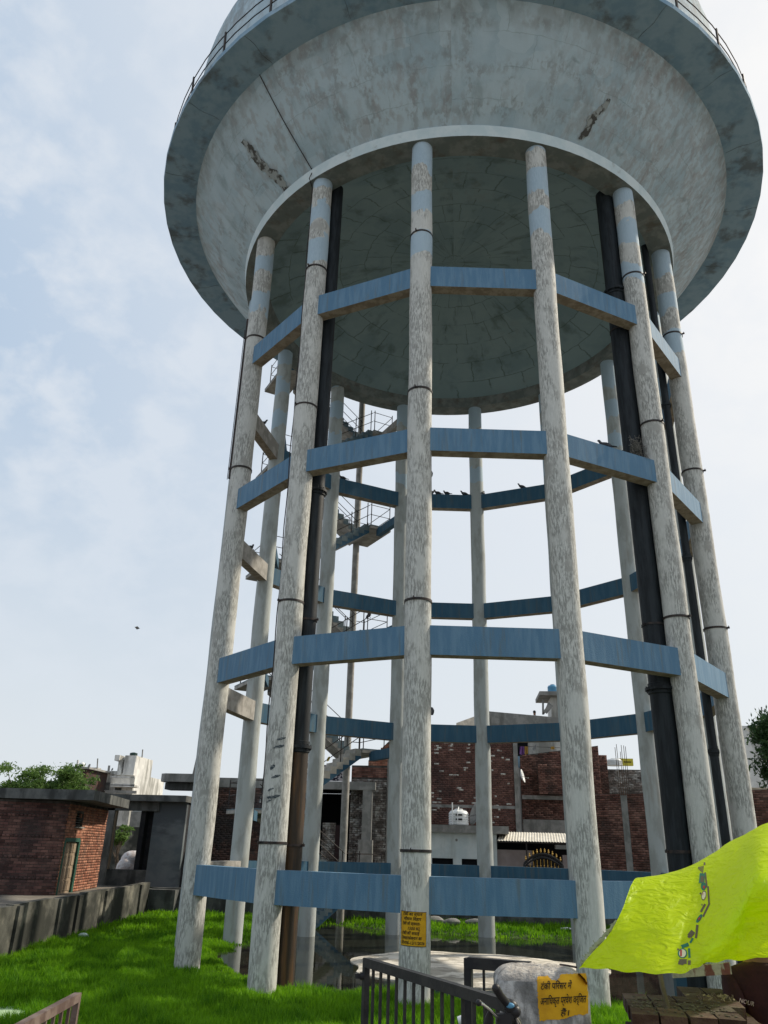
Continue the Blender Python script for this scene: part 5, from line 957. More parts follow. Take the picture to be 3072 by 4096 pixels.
p = at(1480, 2473, 31.5); o = bpy.data.objects.new('pigeon', PG); S.collection.objects.link(o); o.location = p; o.rotation_euler = (0, -.5, .2); o.scale = (1.2,) * 3; tag(o, 'pigeon on the stair railing by the right landing', 'bird', 'pigeons perched on the tower')
p = at(548, 2513, 60); KT = thing('kite', 'tiny dark paper kite floating in the open sky left of the tower', 'kite', p); mb = MB(); mb.extr([p + Vector(v) for v in ((-.22, 0, .1), (0, .05, .18), (.24, 0, -.02), (.02, -.05, -.12))], (0, .01, 0)); build(mb, 'kite_sail', m_cdark, KT); mb = MB(); mb.tube([p + Vector((-.22, -.01, .1)), p + Vector((.24, -.01, -.02))], .012, 5); build(mb, 'spar', m_wood, KT)
p = at(1313, 3036, 31.2); mb = MB(); mb.extr([p + Vector(v) for v in ((-.05, 0, -.10), (.03, 0, -.06), (.07, .02, .04), (.05, .02, .10), (-.01, 0, .07), (-.05, 0, 0))], (0, .006, 0)); tag(build(mb, 'yellow_leaf', m_leafy), 'yellow leaf hanging in the air by the lowest stair flight', 'leaf')
for px, py, lb in ((1722, 1896, 'dark round wild bee comb high on the middle column side'), (1727, 2845, 'small dark lump of nest lower on the middle column side')):
    p = at(px - 4, py, 15.75); mb = MB(); mb.ball(p, .09, 10, sc=(.8, .7, 1.3 if py < 2000 else 1.0))
    for v in mb.v: v += Vector((random.gauss(0, .006), random.gauss(0, .006), random.gauss(0, .006)))
    tag(build(mb, 'bee_comb', m_bird, smooth=True), lb, 'comb')
# ------------------------------------------------------------------ people
def skin_body(name, joints, edges, mat, parent, lv=2, root=0):
    me = bpy.data.meshes.new(name); og = WL[parent.name]; me.from_pydata([tuple(Vector(j[:3]) - og) for j in joints], edges, []); o = bpy.data.objects.new(name, me); S.collection.objects.link(o)
    sm = o.modifiers.new('skin', 'SKIN'); sm.use_smooth_shade = True
    for i, j in enumerate(joints): me.skin_vertices[0].data[i].radius = (j[3], j[4] if len(j) > 4 else j[3])
    me.skin_vertices[0].data[root].use_root = True; sb = o.modifiers.new('sub', 'SUBSURF'); sb.levels = lv; sb.render_levels = lv
    dg = bpy.context.evaluated_depsgraph_get(); m2 = bpy.data.meshes.new_from_object(o.evaluated_get(dg)); bpy.data.objects.remove(o); m2.materials.clear(); m2.materials.append(mat); m2.polygons.foreach_set('use_smooth', [True] * len(m2.polygons))
    n_ = bpy.data.objects.new(name, m2); S.collection.objects.link(n_); n_.parent = parent; WL[n_.name] = og; return n_
def far_person(px, py, Y, label, shirt, standing=True):
    h = at(px, py, Y); b = Vector((h.x, Y, h.z - 1.62)); P_ = thing('person', label, 'person', b); f = lambda x, z, r_, y=0: (b.x + x, Y + y, b.z + z, r_)
    skin_body('body', [f(0, .95, .10), f(0, 1.2, .12), f(0, 1.40, .12), f(0, 1.48, .055), f(0, 1.56, .08), f(0, 1.66, .085), f(-.2, 1.38, .05), f(-.28, 1.1, .04), f(-.22, .88, .03, -.1), f(.2, 1.38, .05), f(.28, 1.1, .04), f(.22, .9, .03, -.1), f(-.1, .5, .06), f(-.1, .06, .045), f(.1, .5, .06), f(.1, .06, .045)], [(0, 1), (1, 2), (2, 3), (3, 4), (4, 5), (2, 6), (6, 7), (7, 8), (2, 9), (9, 10), (10, 11), (0, 12), (12, 13), (0, 14), (14, 15)], m_skin, P_, 1)
    mb = MB(); mb.tube([(b.x, Y, b.z + .85), (b.x, Y, b.z + 1.15), (b.x, Y, b.z + 1.42), (b.x, Y, b.z + 1.49)], [.17, .18, .2, .08], 14); mb.tube([(b.x - .16, Y, b.z + 1.41), (b.x - .27, Y, b.z + 1.15)], [.07, .06], 8); mb.tube([(b.x + .16, Y, b.z + 1.41), (b.x + .27, Y, b.z + 1.15)], [.07, .06], 8); build(mb, 'shirt', shirt, P_, smooth=True)
    mb = MB(); mb.ball((b.x, Y + .01, b.z + 1.68), .105, 12, sc=(.85, 1, .9)); build(mb, 'hair', m_hair, P_, smooth=True)
far_person(2138, 2852, 46, 'person in a striped light shirt standing behind the roof parapet', m_plw)
far_person(1229, 3064, 38.5, 'person with black hair on the low roof left of the stair', m_plw)
# ------------------------------------------------------------------ FOREGROUND: black gate leaf, second frame, left railing
def grille(name, label, A_, B_, ztop, zbot, nb, rail=.035, bar=.018, mat=m_rail, post=.04):
    A_ = Vector(A_); B_ = Vector(B_); G_ = thing(name, label, 'gate', (A_.x, A_.y, zbot)); d = (B_ - A_).normalized()
    def z_(p, z): return Vector((p.x, p.y, z))
    mb = MB(); mb.bar(z_(A_, ztop - rail / 2), z_(B_, ztop - rail / 2), rail, rail * 1.15); build(mb, 'top_rail', mat, G_)
    mb = MB(); mb.bar(z_(A_, zbot + .08), z_(B_, zbot + .08), rail, rail); build(mb, 'bottom_rail', mat, G_)
    for p in (A_, B_): mb = MB(); mb.bar(z_(p, zbot), z_(p, ztop - .002), post, post, up=(d.x, d.y, 0)); build(mb, 'post', mat, G_)
    for k_ in range(nb): p = A_.lerp(B_, (k_ + 1) / (nb + 1)); mb = MB(); mb.bar(z_(p, zbot + .08), z_(p, ztop - rail), bar, bar, up=(d.x, d.y, 0)); build(mb, 'baluster', mat, G_)
    return G_
g0, g1 = atz(1466, 3832, -.605), atz(2040, 4003, -.605)
G1 = grille('metal_gate', 'black steel barred gate leaf swung out in the foreground', (g0.x, g0.y, 0), (g1.x, g1.y, 0), -.605, GZ, 14, .042, .014, post=.034)
q = atz(1441, 3874, -.70); mb = MB(); mb.tube([(g0.x - .0, g0.y, q.z), (g0.x - .035, g0.y, q.z)], .02, 12); mb.revolve([(.008, q.z - .012), (.022, q.z - .012), (.022, q.z + .012), (.008, q.z + .012)], g0.x - .045, g0.y, 16, closed=True); build(mb, 'lock_lug', m_rail, G1)
k0, k1 = atz(1873, 3830, -.615), atz(2060, 3856, -.615)
grille('metal_gate', 'black steel frame end standing between the gate leaf and the white pillar', (k0.x, k0.y, 0), (k1.x + .1, k1.y + .1, 0), -.615, GZ, 3, .055, .014, post=.046)
r0, r1 = atz(312, 3972, -.62), atz(-60, 4170, -.62)
grille('stair_rail_panel', 'rusty brown railing at the bottom left corner of the view', (r0.x, r0.y, 0), (r1.x, r1.y, 0), -.62, GZ, 9, .030, .012, mat=m_railb, post=.026)
# ------------------------------------------------------------------ white pillar with warning
pl0, pl1 = at(1985, 3950, 5.0), at(2368, 3950, 4.9); PX0, PX1, PY = pl0.x, pl1.x, 4.95; PZ = -.605
PI_ = thing('gate_pillar', 'squat limewashed cement pillar with rounded top and yellow warning patch', 'pillar', ((PX0 + PX1) / 2, PY + .2, GZ))
mb = MB(); nx_, nz_ = 26, 40; dep = .42
def pillar_pt(s, z):       # s in 0..1 round the perimeter
    a = 2 * math.pi * s; cx_, cy_ = (PX0 + PX1) / 2, PY + dep / 2; hw, hd = (PX1 - PX0) / 2, dep / 2
    k = (abs(math.cos(a)) ** 11 + abs(math.sin(a)) ** 11) ** (-1 / 11); tz = max(0, (z - (PZ - .07)) / .07); sh_ = 1 - .22 * tz ** 2.2
    x, y = cx_ + hw * k * math.cos(a) * sh_, cy_ - hd * k * math.sin(a) * sh_; nzv = mnoise.noise(Vector((x * 9, y * 9, z * 7))) * .008 + mnoise.noise(Vector((x * 30, y * 30, z * 24))) * .003
    return Vector((x + (x - cx_) / hw * nzv, y + (y - cy_) / hd * nzv, z))
zz = list(np.linspace(GZ - .1, PZ - .07, 34)) + [PZ - .07 + .07 * math.sin(math.pi / 2 * k_ / 7) for k_ in range(1, 8)]; ns_ = 96
for z in zz: mb.v += [pillar_pt(j / ns_, z) for j in range(ns_)]
mb.f = [(i * ns_ + j, i * ns_ + (j + 1) % ns_, (i + 1) * ns_ + (j + 1) % ns_, (i + 1) * ns_ + j) for i in range(len(zz) - 1) for j in range(ns_)]; mb.m = [1 if i > len(zz) - 7 else 0 for i in range(len(zz) - 1) for j in range(ns_)]
b0 = (len(zz) - 1) * ns_; cen = Vector(((PX0 + PX1) / 2, PY + dep / 2, PZ + .015)); rings = [b0]
for q_ in (.75, .5, .25):
    st_ = len(mb.v); mb.v += [Vector((cen.x + (mb.v[b0 + j].x - cen.x) * q_, cen.y + (mb.v[b0 + j].y - cen.y) * q_, PZ + .012 + mnoise.noise(Vector((j * .4, q_ * 9, 1))) * .010)) for j in range(ns_)]; pr_ = rings[-1]; mb.f += [(pr_ + j, pr_ + (j + 1) % ns_, st_ + (j + 1) % ns_, st_ + j) for j in range(ns_)]; mb.m += [1] * ns_; rings.append(st_)
mb.v.append(cen); mb.f += [(rings[-1] + j, rings[-1] + (j + 1) % ns_, len(mb.v) - 1) for j in range(ns_)]; mb.m += [1] * ns_
pmb = mb; build(mb, 'pillar_body', [m_pil, m_piltop], PI_, smooth=True)
def plane_pt(px, py, off=.0): return at(px, py, PY - .012 - off)
rag_ = [(2148, 3906), (2190, 3903), (2206, 3918), (2228, 3924), (2238, 3908), (2241, 3897), (2300, 3894), (2345, 3893), (2352, 3960), (2354, 4052), (2335, 4062), (2322, 4056), (2290, 4064), (2262, 4074), (2230, 4080), (2196, 4078), (2175, 4084), (2158, 4084), (2152, 4020)]
from mathutils.bvhtree import BVHTree
pbv = BVHTree.FromPolygons([tuple(v) for v in pmb.v], pmb.f)
def onpil(px, py, off):
    d = at(px, py, 1).normalized(); h_ = pbv.ray_cast(Vector((0, 0, 0)), d)
    return (h_[0] - d * off) if h_[0] is not None else plane_pt(px, py, off)
def inpoly(x, y, P_):
    c_ = False
    for (xa, ya), (xb, yb) in zip(P_, P_[1:] + P_[:1]):
        if (ya > y) != (yb > y) and x < (xb - xa) * (y - ya) / (yb - ya) + xa: c_ = not c_
    return c_
mb = MB(); gx, gy = np.arange(2146, 2358, 3.0), np.arange(3890, 4090, 3.0); idx = {}
for i, x in enumerate(gx[:-1]):
    for j, y in enumerate(gy[:-1]):
        jx, jy = 2.5 * mnoise.noise(Vector((x * .13, y * .13, 0))), 2.5 * mnoise.noise(Vector((x * .13, y * .13, 5)))
        if not inpoly(x + 1.5 + jx, y + 1.5 + jy, rag_): continue
        q4 = []
        for a_, b_ in ((i, j), (i + 1, j), (i + 1, j + 1), (i, j + 1)):
            if (a_, b_) not in idx: idx[(a_, b_)] = len(mb.v); mb.v.append(onpil(gx[a_], gy[b_], .0025))
            q4.append(idx[(a_, b_)])
        mb.f.append(tuple(q4)); mb.m.append(0)
build(mb, 'yellow_patch', m_yel, PI_, smooth=True)
for s, xa, xb, yb_, h_, sl_ in (('टंकी पिरसर में', 2164, 2288, 3958, 36, -.04), ('अनािधकृत प्रवेश वर्िजत', 2162, 2346, 4020, 40, -.06), ('हैं।', 2244, 2278, 4062, 32, 0)):
    v, f = text_verts(s, .022, .12); w0, w1 = v[:, 0].min(), v[:, 0].max(); sx_ = (xb - xa) / (w1 - w0); tb = MB()
    tb.v = [onpil(xa + (p[0] - w0) * sx_, yb_ - p[1] * h_ * 1.05 + (p[0] - w0) * sx_ * sl_, .0085) for p in v]; tb.f = f; tb.m = [0] * len(f); build(tb, 'lettering', m_ink, PI_)
# ------------------------------------------------------------------ motorcycle handlebar (machine stands beside the gate)
MY = 4.0
MO = thing('motorcycle', 'parked motorcycle showing its black left grip, clutch lever and chrome bar end', 'motorcycle', (at(2110, 4096, MY).x, MY, GZ))
P = lambda x, y, Y=MY: at(x, y, Y)
mb = MB(); mb.tube([P(1985, 3955, 3.9), P(2000, 3980, 3.92), P(2018, 4002, 3.96), P(2033, 4020, 4.0)], [.0175, .0165, .0165, .018], 16); mb.ball(P(1984, 3953, 3.9), .018, 12); build(mb, 'grip', m_rub, MO, smooth=True)
mb = MB(); mb.tube([P(2030, 4016), P(2052, 4050, 4.02), P(2072, 4085, 4.04), P(2085, 4130, 4.1), P(2120, 4160, 4.2), P(2250, 4165, 4.3)], .0125, 14); build(mb, 'handlebar', m_chrome, MO, smooth=True)
mb = MB(); mb.ball(P(2043, 4028), .030, 14, sc=(1.1, .9, 1.0)); mb.ball(P(2060, 4045), .026, 12); mb.bar(P(2030, 4035), P(2046, 4072), .035, .03); build(mb, 'switch_housing', m_rub, MO, smooth=True)
mb = MB(); mb.ball(P(2040, 4022, 3.97), .014, 10, sc=(1.4, .6, .8)); build(mb, 'switch_button', m_plb, MO, smooth=True)
mb = MB(); mb.tube([P(1918, 4012, 3.86), P(1932, 4018, 3.87), P(1955, 4035, 3.9), P(1975, 4055, 3.93), P(1995, 4072, 3.98)], [.010, .006, .006, .007, .009], 10); mb.ball(P(1916, 4011, 3.86), .0125, 12); build(mb, 'clutch_lever', m_chrome, MO, smooth=True)
mb = MB(); mb.ball(P(1915, 4011, 3.86), .0135, 12); build(mb, 'lever_knob', m_rub, MO, smooth=True)
mb = MB(); mb.tube([P(1960, 4040, 3.93), P(1957, 4075, 3.95), P(1952, 4110, 3.97)], [.006, .02, .024], 10); mb.extr([P(1985, 4060, 3.98), P(2045, 4052, 3.98), P(2050, 4130, 3.98), P(1995, 4120, 3.98)], (0, .04, 0)); mb.tube([P(2045, 4050), P(2010, 4100, 4.02), P(2020, 4200, 4.1)], .006, 6); mb.tube([P(2052, 4050), P(2075, 4120, 4.0), P(2060, 4200, 4.1)], .006, 6); build(mb, 'lever_bracket', m_rub, MO, smooth=True)
# the rest of the machine, below the frame
bx = at(2250, 4100, 4.3).x; by = 4.3
for yo in (0, 1.25):
    mb = MB(); c_ = Vector((bx + .1, by - .1 + yo * -1.0 + .35, GZ + .31)); mb.tube([c_ + Vector((0, .27 * math.cos(t_), .27 * math.sin(t_))) for t_ in np.linspace(0, 2 * math.pi, 29)], .045, 8, cap=False); wv = build(mb, 'wheel', m_rub, MO, smooth=True)
    mb = MB(); mb.tube([c_ + Vector((0, .22 * math.cos(t_), .22 * math.sin(t_))) for t_ in np.linspace(0, 2 * math.pi, 29)], .014, 6, cap=False)
    for k_ in range(12): t_ = k_ * math.pi / 6; mb.tube([c_, c_ + Vector((0, .22 * math.cos(t_), .22 * math.sin(t_)))], .003, 4)
    build(mb, 'rim', m_chrome, wv)
mb = MB(); mb.tube([(bx + .1, by + .45, GZ + .31), (bx + .1, by + .2, GZ + .72)], .03, 10); mb.tube([(bx + .1, by + .2, GZ + .7), (bx + .1, by - .3, GZ + .6), (bx + .1, by - .9, GZ + .55), (bx + .1, by - .8, GZ + .31)], .04, 10); build(mb, 'frame', m_rub, MO, smooth=True)
mb = MB(); mb.ball((bx + .1, by - .1, GZ + .62), .16, 14, sc=(.8, 1.5, .7)); build(mb, 'fuel_tank', m_gateb, MO, smooth=True)
mb = MB(); mb.ball((bx + .1, by - .6, GZ + .6), .16, 14, sc=(.8, 1.9, .45)); build(mb, 'seat', m_rub, MO, smooth=True)
mb = MB(); mb.ball((bx + .1, by - .15, GZ + .42), .2, 12, sc=(.8, 1, .9)); build(mb, 'engine', m_cgrey, MO, smooth=True)
# ------------------------------------------------------------------ roadside stall: brick platform, board, prop stick
m_soil2 = M('dusty_crumbs', (.10, .085, .07), (.17, .15, .12), 20, rough=1, bump=.5)
STL = thing('brick_stall', 'dusty two-step stack of red bricks serving as a roadside stall', 'stall', (1.6, 5.6, GZ))
BW = {}
zt1 = at(2560, 4050, 5.15).z; zt2 = at(2800, 3992, 5.75).z
mbm = MB(); V_ = at(2530, 4050, 5.1)
x_s = V_.x; ang = R(-6)
rot = lambda x, y: Vector((x_s + x * math.cos(ang) - y * math.sin(ang), 5.12 + x * math.sin(ang) + y * math.cos(ang), 0))
cnt = 0
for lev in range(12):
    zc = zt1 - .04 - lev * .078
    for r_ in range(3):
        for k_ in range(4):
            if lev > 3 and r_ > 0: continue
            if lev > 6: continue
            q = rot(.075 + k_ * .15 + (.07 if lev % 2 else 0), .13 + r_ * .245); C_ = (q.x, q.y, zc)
            if 'b' not in BW: Vb, Fb = boxes_np([(0, 0, 0)], [(.07, .115, .036)], (1, 0, 0), (0, 1, 0)); me = bpy.data.meshes.new('brick'); me.from_pydata([tuple(v) for v in Vb], [], [tuple(f) for f in Fb.tolist()]); me.materials.append(M('dusty_shaded_stall_brick', (.05, .026, .022), (.08, .048, .04), 9, c3=(.09, .078, .064), s3=7, st3=(1, 1, 1), lo3=.5, hi3=.62, a3=.6, rough=.95, bump=.6, bscale=50, rand=.4)); BW['b'] = me  # brick colour darkened to carry the shade under the tarpaulin, dust on top
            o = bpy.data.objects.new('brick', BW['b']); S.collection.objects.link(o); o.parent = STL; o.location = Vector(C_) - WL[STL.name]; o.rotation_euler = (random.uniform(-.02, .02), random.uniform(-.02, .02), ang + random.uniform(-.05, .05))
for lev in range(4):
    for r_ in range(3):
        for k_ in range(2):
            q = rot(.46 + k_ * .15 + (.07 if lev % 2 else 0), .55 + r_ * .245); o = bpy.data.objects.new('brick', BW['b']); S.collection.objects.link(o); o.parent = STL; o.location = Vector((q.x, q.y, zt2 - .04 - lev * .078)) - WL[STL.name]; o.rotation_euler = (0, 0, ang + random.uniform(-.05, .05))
for k_ in range(160):
    q = rot(random.uniform(.02, .56), random.uniform(.05, .62)); mb = MB(); mb.ball((q.x, q.y, zt1 + .0), random.uniform(.003, .009), 6, sc=(1.3, 1, .5)); 
    if k_ == 0: ml = MB()
    b0 = len(ml.v); ml.v += mb.v; ml.f += [tuple(i + b0 for i in f) for f in mb.f]; ml.m += mb.m
build(ml, 'dust_crumbs', m_soil2, STL)['kind'] = 'stuff'
ml = MB()
for k_ in range(40):
    q = rot(.54 + random.gauss(0, .06), .60 + random.gauss(0, .05)); z = zt2 + random.uniform(0, .02); a = random.uniform(0, 6.3); l_ = random.uniform(.008, .022); d = Vector((math.cos(a) * l_, math.sin(a) * l_, random.uniform(-.01, .02))); n_ = Vector((-math.sin(a) * .006, math.cos(a) * .006, .004)); c_ = Vector((q.x, q.y, z + .012)); ml.extr([c_ - d, c_ + n_, c_ + d, c_ - n_], (0, 0, .002))
tag(build(ml, 'dry_leaves', m_wood), 'curled dry brown leaf litter on the upper bricks of the stall', 'leaf litter', kind='stuff')
BO = thing('painted_board', 'white painted board with dark red smears hung under the lime tarpaulin', 'board', at(2800, 3895, 5.6))
b0_, b1_ = at(2690, 3890, 5.55), at(2925, 3874, 5.55); mb = MB(); mb.box8([b0_ + Vector((0, 0, -.03)), b1_ + Vector((0, 0, -.03)), b1_ + Vector((0, .03, -.03)), b0_ + Vector((0, .03, -.03)), b0_ + Vector((0, 0, .025)), b1_ + Vector((0, 0, .03)), b1_ + Vector((0, .03, .03)), b0_ + Vector((0, .03, .025))]); build(mb, 'plank', M('smeared_white_paint', (.42, .40, .38), (.30, .28, .26), 20, rough=.8, bump=.2, c3=(.14, .02, .02), s3=14, st3=(1, 1, .3), lo3=.52, hi3=.58, a3=.85), BO)
mb = MB(); mb.tube([at(2637, 3880, 5.5), at(2650, 3950, 5.45), at(2678, 4048, 5.35)], [.014, .015, .013], 8); tag(build(mb, 'prop_stick', m_trunk, smooth=True), 'thin bent stick propping up the tarpaulin above the stall bricks', 'stick')
for px, w__, mt, lb in ((2730, .055, m_green, 'dark blue-green painted post under the tarpaulin, left of the far pipe'),):
    q = at(px, 3960, 8.0); mb = MB(); mb.box(q.x - .045, q.x + .045, 8, 8.1, LOT - .1, at(2730, 3870, 8.0).z); tag(build(mb, 'painted_post', M('dark_blue_paint', (.012, .05, .085), rough=.5, bump=0)), lb, 'post')
q = at(1838, 4078, 6.5); mb = MB(); mb.tube([at(1833, 4085, 7.0), at(1850, 4080, 7.0), at(1872, 4078, 7.0), at(1882, 4077, 7.0)], [.03, .034, .034, .012], 12); tag(build(mb, 'plastic_bottle', m_plw, smooth=True), 'white plastic bottle lying behind the gate balusters', 'bottle')
# ------------------------------------------------------------------ seated vendor in maroon shirt
vx, vy = at(3035, 3950, 6.0).x, 6.0
VE = thing('person', 'person in a maroon shirt and jeans under the tarpaulin, arm reaching right', 'person', (vx, vy, GZ))
vz = at(2990, 3868, 6.0).z       # shoulder height
J = [(vx + .02, vy, vz - .46, .09), (vx, vy, vz - .28, .085), (vx, vy, vz - .06, .09), (vx + .02, vy, vz + .05, .055), (vx + .04, vy - .02, vz + .16, .085), (vx + .05, vy - .03, vz + .27, .08),
     (vx + .19, vy - .08, vz - .02, .055), (vx + .36, vy - .22, vz - .01, .042), (vx + .56, vy - .32, vz + .03, .034), (vx + .64, vy - .34, vz + .04, .04), (vx - .17, vy, vz - .04, .055), (vx - .18, vy - .12, vz - .28, .045), (vx + .02, vy - .28, vz - .36, .036),
     (vx + .1, vy - .40, vz - .50, .075), (vx + .12, vy - .45, vz - .95, .05), (vx - .1, vy - .38, vz - .50, .075), (vx - .12, vy - .42, vz - .95, .05)]
J = [j if i not in (14, 16) else (j[0], j[1], GZ + .06, j[3]) for i, j in enumerate(J)]
skin_body('body', J, [(0, 1), (1, 2), (2, 3), (3, 4), (4, 5), (2, 6), (6, 7), (7, 8), (8, 9), (2, 10), (10, 11), (11, 12), (0, 13), (13, 14), (0, 15), (15, 16)], m_skin, VE)
J2 = [(vx + .02, vy, vz - .50, .17, .16), (vx, vy, vz - .28, .155, .15), (vx, vy, vz - .07, .175, .15), (vx + .01, vy, vz + .02, .09), (vx + .20, vy - .08, vz - .02, .075), (vx + .30, vy - .17, vz - .02, .068), (vx - .17, vy - .01, vz - .06, .075), (vx - .18, vy - .1, vz - .24, .068)]
skin_body('shirt', J2, [(0, 1), (1, 2), (2, 3), (2, 4), (4, 5), (2, 6), (6, 7)], m_shirt, VE)
skin_body('jeans', [(vx + .02, vy - .02, vz - .52, .155, .13), (vx + .1, vy - .40, vz - .50, .09), (vx + .12, vy - .45, GZ + .12, .07), (vx - .1, vy - .38, vz - .50, .09), (vx - .12, vy - .42, GZ + .12, .07)], [(0, 1), (1, 2), (0, 3), (3, 4)], m_jean, VE)
mb = MB(); mb.ball((vx + .05, vy - .01, vz + .29), .105, 14, sc=(.85, 1, .9)); build(mb, 'hair', m_hair, VE, smooth=True)
for k_ in range(5): mb = MB(); b_ = Vector((vx + .65, vy - .34 + (k_ - 2) * .016, vz + .045)); e_ = [.045, .07, .075, .07, .055][k_]; mb.tube([b_, b_ + Vector((e_ * .6, 0, .004)), b_ + Vector((e_, 0, -.02))], [.010, .009, .007], 6); build(mb, 'finger', m_skin, VE, smooth=True)
mb = MB(); mb.cyl(vx, vy + .05, GZ, vz - .62, .16, n=16); tag(build(mb, 'stool', m_plb), 'low round stool under the person in maroon', 'stool')
sh_o = [c_ for c_ in VE.children if c_.name.startswith('shirt')][0]; og_ = WL[VE.name]
for v in sh_o.data.vertices: w_ = v.co * 1.0; v.co += v.normal * (.010 * mnoise.noise(w_ * 9 + Vector((0, 0, w_.x * 6))) + .005 * mnoise.noise(w_ * 26))
sbv = BVHTree.FromPolygons([tuple(v.co + og_) for v in sh_o.data.vertices], [tuple(p.vertices) for p in sh_o.data.polygons])
v, f = text_verts('NOUR', .03, 0); w0, w1 = v[:, 0].min(), v[:, 0].max(); tb = MB(); ok_ = True
for p in v:
    x_, y_ = (p[0] - w0) / (w1 - w0) * 62, p[1] * 24; d = at(2956 + x_ * .96 + y_ * .25, 4008 + x_ * .27 - y_ * .95, 1).normalized(); h_ = sbv.ray_cast(Vector((0, 0, 0)), d)
    if h_[0] is None: ok_ = False; break
    tb.v.append(h_[0] - d * .006)
if ok_: tb.f = f; tb.m = [0] * len(f); build(tb, 'shirt_lettering', M('pinkish_white_print', (.55, .42, .42), rough=.8, bump=0), VE)
else: print('NOUR lettering missed the shirt')
# ------------------------------------------------------------------ lime tarpaulin
CT = [[(2310, 3870, 5.0), (2392, 3775, 5.05), (2468, 3650, 5.15), (2545, 3512, 5.45)],
      [(2520, 3886, 4.72), (2575, 3775, 4.86), (2630, 3640, 5.05), (2700, 3483, 5.55)],
      [(2720, 3877, 4.44), (2745, 3775, 4.72), (2790, 3630, 4.95), (2835, 3418, 5.6)],
      [(2880, 3856, 4.52), (2890, 3740, 4.56), (2930, 3575, 4.72), (2955, 3352, 5.6)],
      [(3072, 3832, 4.40), (3068, 3700, 4.42), (3065, 3495, 4.48), (3080, 3290, 5.5)],
      [(3350, 3800, 4.4), (3350, 3650, 4.45), (3350, 3430, 4.55), (3350, 3230, 5.5)]]
G = [[at(*p) for p in col] + [at(*col[3]) + Vector((.30, .70, -.16)), at(*col[3]) + Vector((.62, 1.3, -.45))] for col in CT]
def cr_(p0, p1, p2, p3, t_): return .5 * ((2 * p1) + (-p0 + p2) * t_ + (2 * p0 - 5 * p1 + 4 * p2 - p3) * t_ * t_ + (-p0 + 3 * p1 - 3 * p2 + p3) * t_ ** 3)
def row(pts, s): n_ = len(pts) - 1; i = min(int(s * n_), n_ - 1); t_ = s * n_ - i; g_ = lambda k_: pts[max(0, min(n_, k_))]; return cr_(g_(i - 1), g_(i), g_(i + 1), g_(i + 2), t_)
NU, NV = 110, 96; mb = MB()
for i in range(NU + 1):
    u_ = i / NU
    for j in range(NV + 1):
        v_ = j / NV; p = row([row(col, v_) for col in G], u_)
        p += Vector((0, 1, .1)) * (.085 * mnoise.noise(Vector((u_ * 4.5 + v_ * 3.5 + 2, v_ * 1.6 - u_ * 2, 7))) + .020 * mnoise.noise(Vector((u_ * 7 + v_ * 5, v_ * 4 - u_ * 3, 0))) + .010 * mnoise.noise(Vector((u_ * 22 - v_ * 14, v_ * 9, 4))) + .004 * mnoise.noise(Vector((u_ * 60, v_ * 50, 9))))
        p += Vector((0, 1, 0)) * (.006 * sum(math.exp(-((u_ * 6 + .15 * v_ + .35) % 1 - .5) ** 2 / .0018) for _ in (0,)) - .005 * math.exp(-((v_ * 4 + .3) % 1 - .5) ** 2 / .0018))
        sd_ = (u_ - .585) - (v_ * .42); fd = max(0, 1 - v_ / .78); p += Vector((0, .13 * math.tanh(sd_ * 16) * fd * (.4 + .6 * min(1, v_ * 4)), 0)); s2_ = (u_ - .30) + (v_ - .45) * .55; p += Vector((0, .04 * math.exp(-(s2_ * 9) ** 2), 0))
        if j < 2: p.z += .004 * math.sin(u_ * 60)
        mb.v.append(p)
mb.f = [(i * (NV + 1) + j, (i + 1) * (NV + 1) + j, (i + 1) * (NV + 1) + j + 1, i * (NV + 1) + j + 1) for i in range(NU) for j in range(NV)]; mb.m = [0] * len(mb.f)
TP = thing('lime_tarpaulin', 'bright lime yellow plastic tarpaulin stretched as a shade over the stall', 'tarpaulin', G[1][0])
to = build(mb, 'tarpaulin_sheet', m_tarp, TP, smooth=True)
from mathutils.bvhtree import BVHTree
bvh = BVHTree.FromPolygons([tuple(v) for v in mb.v], mb.f)
def ontarp(px, py, off=.006):
    d = (at(px, py, 1)).normalized(); h_ = bvh.ray_cast(Vector((0, 0, 0)), d)
    return (h_[0] - d * off) if h_[0] is not None else None
def mark(cx_, cy_, w__, h__, ang_, mat, shape='rect', cells=1):
    n_ = 4 if shape == 'rect' else 14; mb = MB(); pts = []
    for k_ in range(n_):
        if shape == 'rect': a, b = [(-1, -1), (1, -1), (1, 1), (-1, 1)][k_]
        else: a, b = math.cos(2 * math.pi * k_ / n_), math.sin(2 * math.pi * k_ / n_)
        x, y = a * w__ / 2, b * h__ / 2; q = ontarp(cx_ + x * math.cos(ang_) - y * math.sin(ang_), cy_ + x * math.sin(ang_) + y * math.cos(ang_), .005 if mat is not m_red and mat is not m_cream else .008)
        if q is None: return
        pts.append(q)
    mb.add(pts, [tuple(range(n_))]); build(mb, 'printed_mark', mat, TP)
spine = [(2806, 3850), (2812, 3812), (2825, 3772), (2805, 3700), (2812, 3640), (2818, 3585), (2818, 3540), (2812, 3500), (2815, 3462), (2868, 3412), (2900, 3388)]
mark(2732, 3846, 30, 20, .0, m_prt); mark(2724, 3852, 22, 14, .2, m_prt); mark(2757, 3850, 12, 18, 0, m_prt)
mark(2730, 3813, 38, 40, .0, m_grn, 'o'); mark(2730, 3813, 28, 32, .0, m_cream, 'o'); mark(2724, 3812, 7, 26, .0, m_red); mark(2733, 3813, 7, 22, .0, m_red); mark(2757, 3812, 9, 38, -.05, m_grn); mark(2712, 3797, 8, 8, 0, m_prt, 'o')
